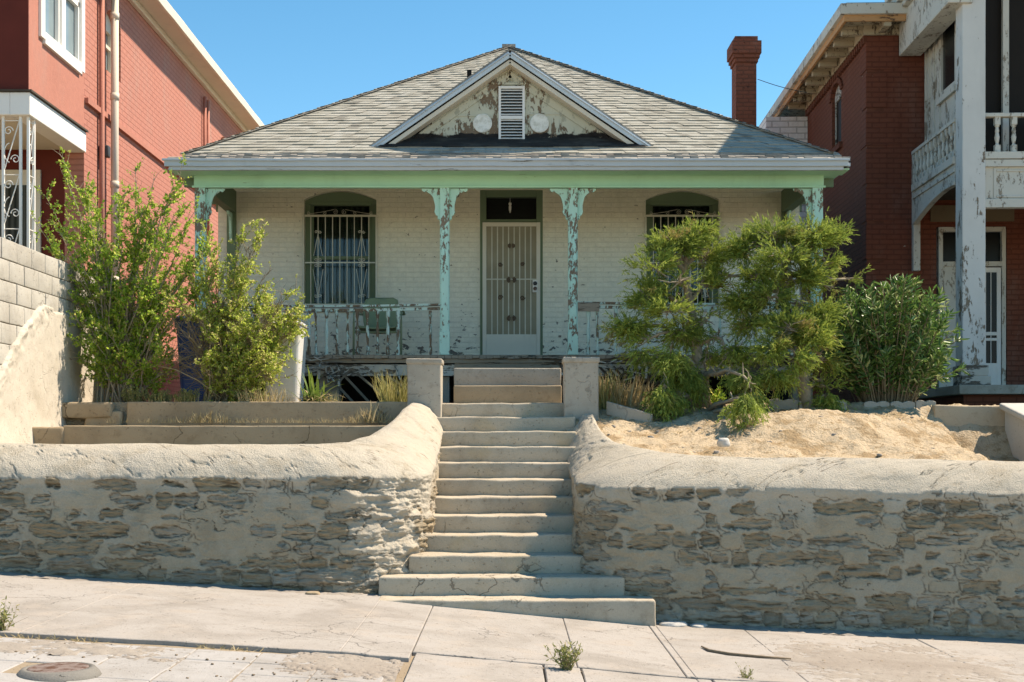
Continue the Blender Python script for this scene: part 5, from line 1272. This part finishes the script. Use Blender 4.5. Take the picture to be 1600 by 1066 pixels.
def leafy_shrub(name, lab, base, stems, mats, leafsize, perm, sub, clip=None, twigm='bark_pale', bare=.35, carve=-.12):
    """stems: list of (dx,dy,height,length jitter)"""
    root = empty(name, lab, 'shrub', base); mb = MB(); P = []; D = []; Sz = []
    for (ex, ey, hz_) in stems:
        b0 = Vector(base)+Vector((rng.normal()*.09, rng.normal()*.07, -.03)); tip = Vector((base[0]+ex, base[1]+ey, base[2]+hz_)); L = (tip-b0).length
        n = 12; ctl = b0.lerp(tip, .45)+Vector((-ex*.22, -ey*.2, hz_*.08))+rvec(.05)
        pts = [(b0*(1-t)**2+ctl*2*t*(1-t)+tip*t*t)+rvec(.012) for t in np.linspace(0, 1, n)]
        r0 = .007+.006*L/2; mb.tube(pts, [r0*(1-.8*i/(n-1)) for i in range(n)], 5, cap=False)
        for j in range(int(sub*L)):
            t = bare+(1-bare)*rng.random()**.8; i = min(int(t*(n-1)), n-2); p = pts[i].lerp(pts[i+1], t*(n-1)-i)
            d = (pts[i+1]-pts[i]).normalized()+rvec(.65); tl = rng.uniform(.12, .42)*(1.15-t*.6); tw = wander(p, d, tl, 5, .22, .06)
            mb.tube(tw, [.0035, .003, .0026, .002, .0016, .001], 3, cap=False)
            m = int(perm*tl)
            for q in range(m):
                u = rng.random(); i2 = min(int(u*5), 4); pp = tw[i2].lerp(tw[i2+1], u*5-i2)+rvec(.006)
                dd = (tw[i2+1]-tw[i2]).normalized()*.6+rvec(.6)+Vector((0, 0, .15)); P.append(pp); D.append(dd); Sz.append(leafsize*rng.uniform(.55, 1.25))
    P = np.array(P); D = np.array(D); Sz = np.array(Sz)
    k = np.array([mnoise.noise(Vector(p)*5.)+.5*mnoise.noise(Vector(p)*11.) > carve for p in P]); P, D, Sz = P[k], D[k], Sz[k]
    if clip is not None:
        k = clip(P); P, D, Sz = P[k], D[k], Sz[k]
    mb.build('stems', M[twigm], root, smooth=True, fix=False)
    leaves('foliage', P, D, Sz, mats, root, w=.55); print(name, len(P)); return root
M['leaf1'] = leafmat('shrub_leaf', (.20, .36, .04), (.46, .62, .10), (.62, .60, .18), .6, amt3=.15)
M['leaf2'] = leafmat('bush_leaf', (.30, .42, .05), (.60, .66, .17), (.66, .60, .28), .6, amt3=.16)
clipw = lambda P: ~(((P[:, 0] < -4.72) & (P[:, 2] < 3.45)) | ((P[:, 0] > -3.68) & (P[:, 2] < 2.78)))
st = []
for i in range(38):
    a = rng.uniform(-1, 1); h_ = rng.uniform(1.5, 2.45)*(1-.12*abs(a)); st.append((a*.78+(.0), rng.uniform(-.35, .45), h_))
for i in range(40): st.append((rng.uniform(-.62, .75), rng.uniform(-.45, .1), rng.uniform(.4, 1.35)))
for i in range(14): st.append((rng.uniform(.5, 1.0), rng.uniform(-.2, .3), rng.uniform(.5, 1.75)))
st += [(-.72, .1, 2.75), (-.62, -.1, 2.5), (-.9, .1, 2.3), (.1, .1, 2.6), (.55, 0, 2.45), (.62, .1, 2.62), (.3, .1, 2.5), (-1.05, .2, 2.05), (.8, 0, 2.15)]
leafy_shrub('tall_shrub', 'tall airy shrub with small green leaves growing against the left block wall', (-4.22, 14.75, 1.86), st, M['leaf1'], .036, 140, 14, clipw, bare=.18, carve=-.16)
st = []
for i in range(60):
    a = rng.uniform(-1, 1); e_ = abs(a); st.append((a*.74+.12, rng.uniform(-.4, .35), rng.uniform(.7, 1.76)*(1-.28*e_**2)))
for i in range(40): st.append((rng.uniform(-.45, .78), rng.uniform(-.5, .1), rng.uniform(.25, .85)))
for i in range(16): st.append((rng.uniform(.35, .88), rng.uniform(-.3, .2), rng.uniform(.75, 1.25)))
st += [(.2, 0, 1.95), (.42, 0, 1.9), (-.2, .1, 1.85)]
leafy_shrub('bushy_shrub', 'dense yellow green bush in front of the bins left of the porch', (-3.12, 14.72, 1.86), st, M['leaf2'], .031, 160, 22, lambda P: ~((P[:, 0] < -3.30) & (P[:, 2] < 2.76)), bare=.15, twigm='twig')
# low grey-green ground plants along the curb
M['sage'] = leafmat('sage_leaf', (.22, .25, .08), (.40, .40, .15), (.5, .42, .2), .4)
def low_clump(x, y, z, r, h, n, mat, lab, name='low_plant', cat='plant', ls=.03, group=None):
    root = empty(name, lab, cat, (x, y, z), group=group); mb = MB(); P = []; D = []; Sz = []
    for i in range(n):
        a = rng.uniform(0, 6.28); rr = r*rng.random()**.5; d = Vector((math.cos(a)*rr*.7, math.sin(a)*rr*.7, h*rng.uniform(.5, 1))); b0 = Vector((x+math.cos(a)*rr*.4, y+math.sin(a)*rr*.4, z-.02))
        tw = [b0, b0+d*.5+rvec(.01), b0+d+rvec(.015)]; mb.tube(tw, [.003, .002, .001], 3, cap=False)
        for q in range(16): u = .25+.75*rng.random(); P.append(b0+d*u+rvec(.008)); D.append(Vector((0, 0, .7))+rvec(.6)); Sz.append(ls*rng.uniform(.6, 1.2))
    mb.build('stems', M['twig'], root, fix=False); leaves('foliage', np.array(P), np.array(D), np.array(Sz), M[mat], root, w=.4)
for x, h_, la in ((-4.05, .2, 'low sage green plant just right of the tall shrub stems, leftmost along the curb'), (-3.78, .16, 'low sage green plant below the gap between the two big shrubs'), (-3.50, .17, 'low sage green plant in front of the blue bin'), (-2.75, .14, 'low sage green plant right of the bushy shrub stems')):
    low_clump(x, 14.55, 1.87, .15, h_, 46, 'sage', la, group=None)
low_clump(2.20, 14.9, 1.80, .22, .26, 60, 'leaf1', 'small bright green plant growing under the middle of the junipers', ls=.05)
low_clump(1.75, 15.1, 1.80, .25, .16, 60, 'leaf2', 'pale yellow green ground plant under the left juniper')
M['dry'] = leafmat('dry_grass_blade', (.42, .33, .17), (.60, .50, .30), (.30, .22, .1), .3)
M['drygreen'] = leafmat('half_dry_blade', (.30, .30, .10), (.50, .44, .2), (.2, .25, .07), .3)
def tuft(x, y, z, r, h, n, mat, lab, name='grass_tuft', cat='grass', group=None, lean=.5, w=.035, kind=None):
    P = []; D = []; Sz = []; 
    a = rng.uniform(0, 6.28, n); rr = r*np.sqrt(rng.random(n)); P = np.stack([np.cos(a)*rr, np.sin(a)*rr, 0*a], 1)
    D = np.stack([np.cos(a)*lean*rng.random(n)+rng.normal(0, .15, n), np.sin(a)*lean*rng.random(n)+rng.normal(0, .15, n), 1+0*a], 1)
    o = leaves(name, P, D, h*rng.uniform(.35, 1, n), M[mat], None, w=w, shape='blade'); o.location = (x, y, z)
    if lab: tag(o, lab, cat, group)
    return o
tuft(1.22, 14.9, 1.82, .30, .42, 420, 'dry', 'tall dry straw coloured grass beside the right pillar')
tuft(1.05, 14.75, 1.80, .15, .5, 150, 'drygreen', 'yellowish upright weeds directly behind the right pillar')
tuft(1.5, 14.75, 1.78, .28, .22, 260, 'dry', 'short dry grass under the left edge of the junipers')
tuft(-1.25, 14.75, 1.87, .18, .4, 200, 'drygreen', 'dry brownish weeds behind the left pillar')
tuft(-2.0, 14.6, 1.87, .2, .15, 140, 'drygreen', 'short yellow grass in front of the broken lattice')
tuft(-2.62, 14.5, 1.87, .3, .2, 240, 'dry', 'dry straw grass at the curb below the grey bin')
tuft(-3.6, 14.5, 1.87, .5, .12, 200, 'drygreen', 'short dry grass along the curb below the blue bin')
# dry grass between the curbs: stuff
P = []; n = 900
xs_ = np.clip(rng.choice([-3.2, -1.45, -1.75, -2.6, -3.7], n)+rng.normal(0, .35, n), -4.2, -1.2); P = np.stack([xs_, rng.uniform(14.05, 14.22, n), np.full(n, 1.65)], 1)
D = np.stack([rng.normal(0, .35, n), rng.normal(-.1, .2, n), np.ones(n)], 1); tall = np.exp(-((xs_+1.45)/.15)**2)*.14+np.exp(-((xs_+3.2)/.2)**2)*.08
o = leaves('dry_grass', P, D, (.05+tall)*rng.uniform(.4, 1.3, n), M['dry'], None, w=.06, shape='blade'); o['kind'] = 'stuff'; o['label'] = 'dead straw grass growing between the two planter curbs'
# pavement weeds
def weed(px, py, h, n, lab):
    # ground point under the pixel
    X = 0; d = 9
    for _ in range(8): X = (px-795)*d/F; d = F*(EYE-gz(X))/(py-683)
    root = empty('sidewalk_weed', lab, 'weed', (X, d, gz(X))); mb = MB(); P = []; D = []; Sz = []
    for i in range(n):
        tw = wander((X+rng.normal()*.015, d+rng.normal()*.015, gz(X)-.01), Vector((rng.normal()*.5, rng.normal()*.4, 1)), h*rng.uniform(.5, 1), 4, .15); mb.tube(tw, [.002, .0016, .0014, .001, .0006], 3, cap=False)
        for q in range(9): u = rng.random(); i2 = min(int(u*4), 3); P.append(tw[i2].lerp(tw[i2+1], u*4-i2)); D.append(Vector((0, 0, .6))+rvec(.6)); Sz.append(h*.16*rng.uniform(.5, 1.2))
    mb.build('stems', M['twig'], root, fix=False); leaves('foliage', np.array(P), np.array(D), np.array(Sz), M['sage'], root, w=.25)
weed(886, 1046, .22, 48, 'wiry yellow green weed in the sidewalk crack below the steps')
weed(1166, 1060, .12, 18, 'small weed in the sidewalk crack right of the larger weed')
weed(3, 985, .22, 30, 'dry weed at the left edge of the sidewalk')
weed(1092, 962, .05, 14, 'tiny dry weed at the foot of the right stone wall')
# strap leaved plant
root = empty('strap_leaf_plant', 'clump of arching strap leaves, green and straw coloured, at the planter curb', 'plant', (-2.12, 14.5, 1.87))
def straps(name, mat, n, hl, dr):
    V = []; Fq = []
    for i in range(n):
        a = rng.uniform(0, 6.28); L = hl*rng.uniform(.6, 1.1); el = rng.uniform(.7, 1.35)*(1 if not dr else .6); p = Vector((-2.12+rng.normal()*.05, 14.5+rng.normal()*.03, 1.86)); d = Vector((math.cos(a)*math.cos(el), math.sin(a)*math.cos(el)*.6, math.sin(el))); s_ = d.cross(Vector((0, 0, 1))).normalized()
        m = 8; b0 = len(V)
        for j in range(m+1):
            wd = .011*(1-(j/m)**2)+.001; V += [p+s_*wd, p-s_*wd]; p = p+d*L/m; d = (d+Vector((0, 0, -.16-.08*dr*j/m))).normalized()
            if p.z < 1.88: p.z = 1.88
        for j in range(m): q = b0+2*j; Fq.append((q, q+1, q+3, q+2))
    np_mesh(name, np.array([tuple(v_) for v_ in V]), np.array(Fq), mat, root, smooth=True)
M['strap'] = leafmat('strap_leaf', (.10, .19, .03), (.22, .30, .07), None, .4); straps('foliage', M['strap'], 34, .42, 0); straps('dead_leaves', M['dry'], 44, .36, 1)
# fallen long dry stem in front of blue bin
mb = MB(); mb.tube([at(240, 570, 14.5), at(275, 578, 14.45), at(310, 595, 14.42), at(345, 622, 14.5)], [.005, .005, .004, .004], 5); tag(mb.build('dry_twig', M['dry'], smooth=True), 'long pale arching dry twig between the two big shrubs', 'twig')

# junipers
M['juniper'] = leafmat('juniper_needles', (.15, .19, .035), (.38, .40, .08), (.30, .21, .10), .4, .7, amt3=.09)
t = NT('juniper_foliage'); r = t.geo.outputs['Random Per Island']; col = t.mix(r, (.15, .23, .045), (.45, .52, .11))
col = t.mix(t.step(t.noise(3.4, 4, .6), .56, .66, 0, .75), col, (.33, .215, .10)); col = t.mix(t.step(t.noise(2.1, 3, .6, t.map(loc=(3, 3, 3))), .5, .62, 0, .55), col, (.10, .16, .035))
t.done(col, .7, None, .25); tr = t.n('ShaderNodeBsdfTranslucent'); t.set(tr.inputs[0], col); mx = t.n('ShaderNodeMixShader'); mx.inputs[0].default_value = .38
t.t.links.new(t.b.outputs[0], mx.inputs[1]); t.t.links.new(tr.outputs[0], mx.inputs[2]); t.t.links.new(mx.outputs[0], t.t.nodes['Material Output'].inputs[0]); M['juniper'] = t.m
def juniper(lab, base, trunk, lumps, dens):
    root = empty('juniper', lab, 'tree', base); mb = MB()
    top = [Vector(p) for p in trunk]
    for i in range(len(top)): top[i] = top[i]+(rvec(.015) if i else Vector((0, 0, 0)))
    n = len(top); mb.tube(top, [.085*(1-.6*i/(n-1)) for i in range(n)], 9)
    P = []; D = []; Sz = []
    for (c, r_, dr, dn) in lumps:
        c = Vector(c); r_ = Vector(r_)
        # limb from the nearest part of the trunk
        k = min(range(n), key=lambda i: (top[i]-c).length+max(0, (top[i].z-c.z))*1.5); a = top[k]; m = 7
        limb = [a.lerp(c, t)+Vector((0, 0, .10*math.sin(math.pi*t)))+rvec(.02)*(0 < t < 1) for t in np.linspace(0, 1, m)]; mb.tube(limb, [.030*(1-.6*i/(m-1)) for i in range(m)], 6)
        for _ in range(12):
            q_ = limb[int(rng.integers(2, m))]; e_ = q_+Vector((rng.normal()*r_.x*.6, rng.normal()*r_.y*.6, rng.normal()*r_.z*.5)); mb.tube([q_, q_.lerp(e_, .5)+rvec(.02), e_], [.010, .007, .003], 4, cap=False)
        nb = int(dens*dn*(r_.x*r_.z*r_.y)**.6)
        for b_ in range(nb):
            v_ = rvec(); v_.normalize(); q = rng.random()**.45
            # uneven outline
            bump_ = .50+.75*mnoise.noise(Vector((v_.x*1.9+c.x*3, v_.y*1.9, v_.z*1.9+c.z*3)))
            p = c+Vector((v_.x*r_.x, v_.y*r_.y, v_.z*r_.z))*q*(bump_+.25)
            if mnoise.noise(p*4.2)+.6*mnoise.noise(p*9.5) < -.05+.10*(v_.z < -.3): continue
            d = Vector((v_.x, v_.y, v_.z*.5+.30-dr*1.2)); d = d.normalized()
            if rng.random() < .14: mb.tube([c.lerp(p, .35)+rvec(.02), p], [.006, .003], 3, cap=False)
            L = rng.uniform(.09, .24)*(1+.5*dr); tw = wander(p, d, L, 3, .2, -.05-.12*dr)
            for j in range(14):
                u = rng.random(); i2 = min(int(u*3), 2); pp = tw[i2].lerp(tw[i2+1], u*3-i2); dd = (tw[i2+1]-tw[i2]).normalized()+rvec(.42)+Vector((0, 0, -.25*dr))
                P.append(pp); D.append(dd); Sz.append(rng.uniform(.025, .055))
    mb.build('trunk', M['bark_pale'], root, smooth=True, fix=False)
    leaves('foliage', np.array(P), np.array(D), np.array(Sz), M['juniper'], root, w=.22, shape='spray'); print('juniper', len(P))
def lump(px, py, rx, ry, y, dr=0., dn=1.): 
    c = at(px, py, y); s_ = y/F; return ((c.x, c.y, c.z), (rx*s_*.92, (rx+ry)/2*s_*.85, ry*s_*.88), dr, dn)
YJ = 14.75
juniper('shaggy juniper on the sand, the left one of two, with boughs drooping to the ground', (2.15, YJ, 1.8), [(2.15, YJ, 1.7), (2.12, YJ, 2.1), (2.05, YJ, 2.5), (2.0, YJ+.1, 2.9), (1.95, YJ+.1, 3.3)],
        [lump(1058, 388, 44, 24, YJ), lump(1022, 418, 36, 26, YJ-.25), lump(1100, 400, 26, 24, YJ+.15), lump(1092, 362, 22, 9, YJ), lump(1062, 440, 36, 22, YJ-.35), lump(1008, 462, 28, 24, YJ-.1), lump(1104, 446, 22, 22, YJ+.1), lump(1045, 485, 30, 20, YJ-.3),
         lump(984, 512, 24, 14, YJ-.1, .3), lump(1018, 528, 26, 18, YJ-.25, .3), lump(1068, 520, 22, 20, YJ-.1, .4, .8), lump(1000, 552, 18, 14, YJ-.2, .6, .8), lump(1048, 560, 16, 26, YJ-.3, .8, .9), lump(1078, 590, 12, 34, YJ-.2, 1, .8), lump(1036, 612, 15, 36, YJ-.5, 1, 1.1), lump(1062, 622, 9, 22, YJ-.4, 1, .8),
         lump(1102, 500, 14, 18, YJ, .4, .7), lump(1108, 560, 12, 30, YJ, .8, .6), lump(1148, 545, 16, 20, YJ-.2, .4, .8), lump(1160, 590, 20, 28, YJ-.4, .8, 1), lump(1180, 625, 18, 24, YJ-.6, 1, 1), lump(1160, 648, 12, 22, YJ-.75, 1, 1.1), lump(1168, 662, 7, 20, YJ-1.3, 1, 2.), lump(1164, 630, 9, 26, YJ-1.2, 1, 1.6), lump(1170, 596, 12, 26, YJ-.9, .8, 1.2)], 13500)
juniper('taller rounded juniper with a bare leaning trunk, the right one of two, beside the oleander', (3.32, YJ, 1.8), [(3.32, YJ, 1.7), (3.26, YJ, 2.0), (3.20, YJ, 2.35), (3.1, YJ, 2.7), (3.0, YJ+.1, 3.1), (3.05, YJ, 3.5)],
        [lump(1208, 370, 44, 20, YJ), lump(1268, 376, 36, 24, YJ), lump(1165, 392, 28, 22, YJ+.1), lump(1224, 405, 40, 20, YJ-.3), lump(1182, 430, 30, 22, YJ-.1), lump(1252, 432, 34, 20, YJ-.1), lump(1290, 408, 20, 18, YJ), lump(1306, 368, 12, 8, YJ), lump(1322, 436, 20, 6, YJ), lump(1298, 450, 14, 12, YJ, .2),
         lump(1160, 470, 22, 20, YJ, .3), lump(1206, 464, 28, 18, YJ-.3, .1), lump(1248, 474, 28, 16, YJ-.2), lump(1175, 505, 20, 18, YJ-.1, .3, .8), lump(1284, 492, 20, 14, YJ-.15), lump(1232, 512, 30, 16, YJ-.4), lump(1272, 526, 28, 18, YJ-.3), lump(1205, 545, 22, 18, YJ-.4, .3), lump(1240, 558, 24, 18, YJ-.45, .3), lump(1284, 562, 18, 16, YJ-.1, .4), lump(1215, 588, 16, 16, YJ-.4, .6, .8), lump(1292, 604, 26, 7, YJ, .1, .9), lump(1292, 622, 10, 16, YJ-.1, .8, .9), lump(1135, 430, 14, 14, YJ+.1, .2, .7)], 13500)
# oleander
M['oleander'] = leafmat('oleander_leaf', (.055, .14, .035), (.18, .31, .08), (.44, .52, .24), .3, .34, amt3=.15)
root = empty('oleander', 'dense dark green oleander bush with long narrow leaves before the right hand house', 'shrub', (4.3, 15.1, 1.8)); mb = MB(); P = []; D = []; Sz = []
for i in range(300):
    a = rng.uniform(-1, 1); bx_ = rng.uniform(-1, 1); hh = rng.uniform(.45, 1.45)*(1-.25*a*a)+.05; b0 = Vector((4.28+a*.22+rng.normal()*.04, 15.15+bx_*.15, 1.75)); tip = Vector((4.26+a*.72+rng.normal()*.05, 15.1+bx_*.48, 1.8+hh))
    ctl = b0.lerp(tip, .5)+Vector((-a*.08, 0, .15)); pts = [(b0*(1-t)**2+ctl*2*t*(1-t)+tip*t*t) for t in np.linspace(0, 1, 8)]; mb.tube(pts, [.008-.0007*k for k in range(8)], 4, cap=False)
    for j in range(34):
        t = 1-(rng.random()**1.5)*.75; k = min(int(t*7), 6); p = pts[k].lerp(pts[k+1], t*7-k); ax_ = (pts[k+1]-pts[k]).normalized(); o_ = ax_.cross(rvec()).normalized(); P.append(p); D.append(ax_*rng.uniform(.4, 1.3)+o_*1.0+Vector((0, 0, -.1))); Sz.append(rng.uniform(.07, .14))
mb.build('stems', M['twig'], root, smooth=True, fix=False); leaves('foliage', np.array(P), np.array(D), np.array(Sz), M['oleander'], root, w=.17)

n = 420; X = rng.uniform(-4.3, -.72, n)**1; Y = 8.30+rng.normal(0, .012, n); dens = fbm(X*3, X*0, 77) > .45; X = X[dens]; Y = Y[dens]; n = len(X)
o = leaves('crack_debris', np.stack([X, Y, ground(X)-.02], -1), np.stack([rng.normal(0, 1, n), rng.normal(0, .3, n), rng.uniform(.1, .8, n)], -1), rng.uniform(.02, .05, n), M['dry'], None, w=.15, shape='blade'); o['kind'] = 'stuff'; o['label'] = 'dead grass caught in the ragged edge between sidewalk and pavers'

n = 1500; X = rng.uniform(.95, 4.6, n); Y = 12.2+2.3*rng.random(n)**.7; k = fbm(X*2.2, Y*2.2, 91)+.18*sstep(13.2, 14.4, Y)-.05*(X > 3) > .56; X, Y = X[k], Y[k]; n = len(X)
Zy = yard(X, Y)
o = leaves('dry_litter', np.stack([X, Y, Zy-.005], -1), np.stack([rng.normal(0, 1, n), rng.normal(0, 1, n), rng.uniform(.05, .7, n)], -1), rng.uniform(.03, .09, n), M['dry'], None, w=.10, shape='blade'); o['kind'] = 'stuff'; o['label'] = 'dry straw and leaf litter lying on the sandy bank'
cl = MB()
for i in range(46):
    x = rng.uniform(.95, 4.5); y = rng.uniform(12.1, 14.3); z = float(yard(np.array([x]), np.array([y]))[0]); r_ = rng.uniform(.012, .035)
    o = rock('dirt_clod', x, y, r_, .7, 'small clods and pebbles of dried dirt on the sandy bank', 'clods on the sandy bank', M['silt'], z-gz(x)-.01)
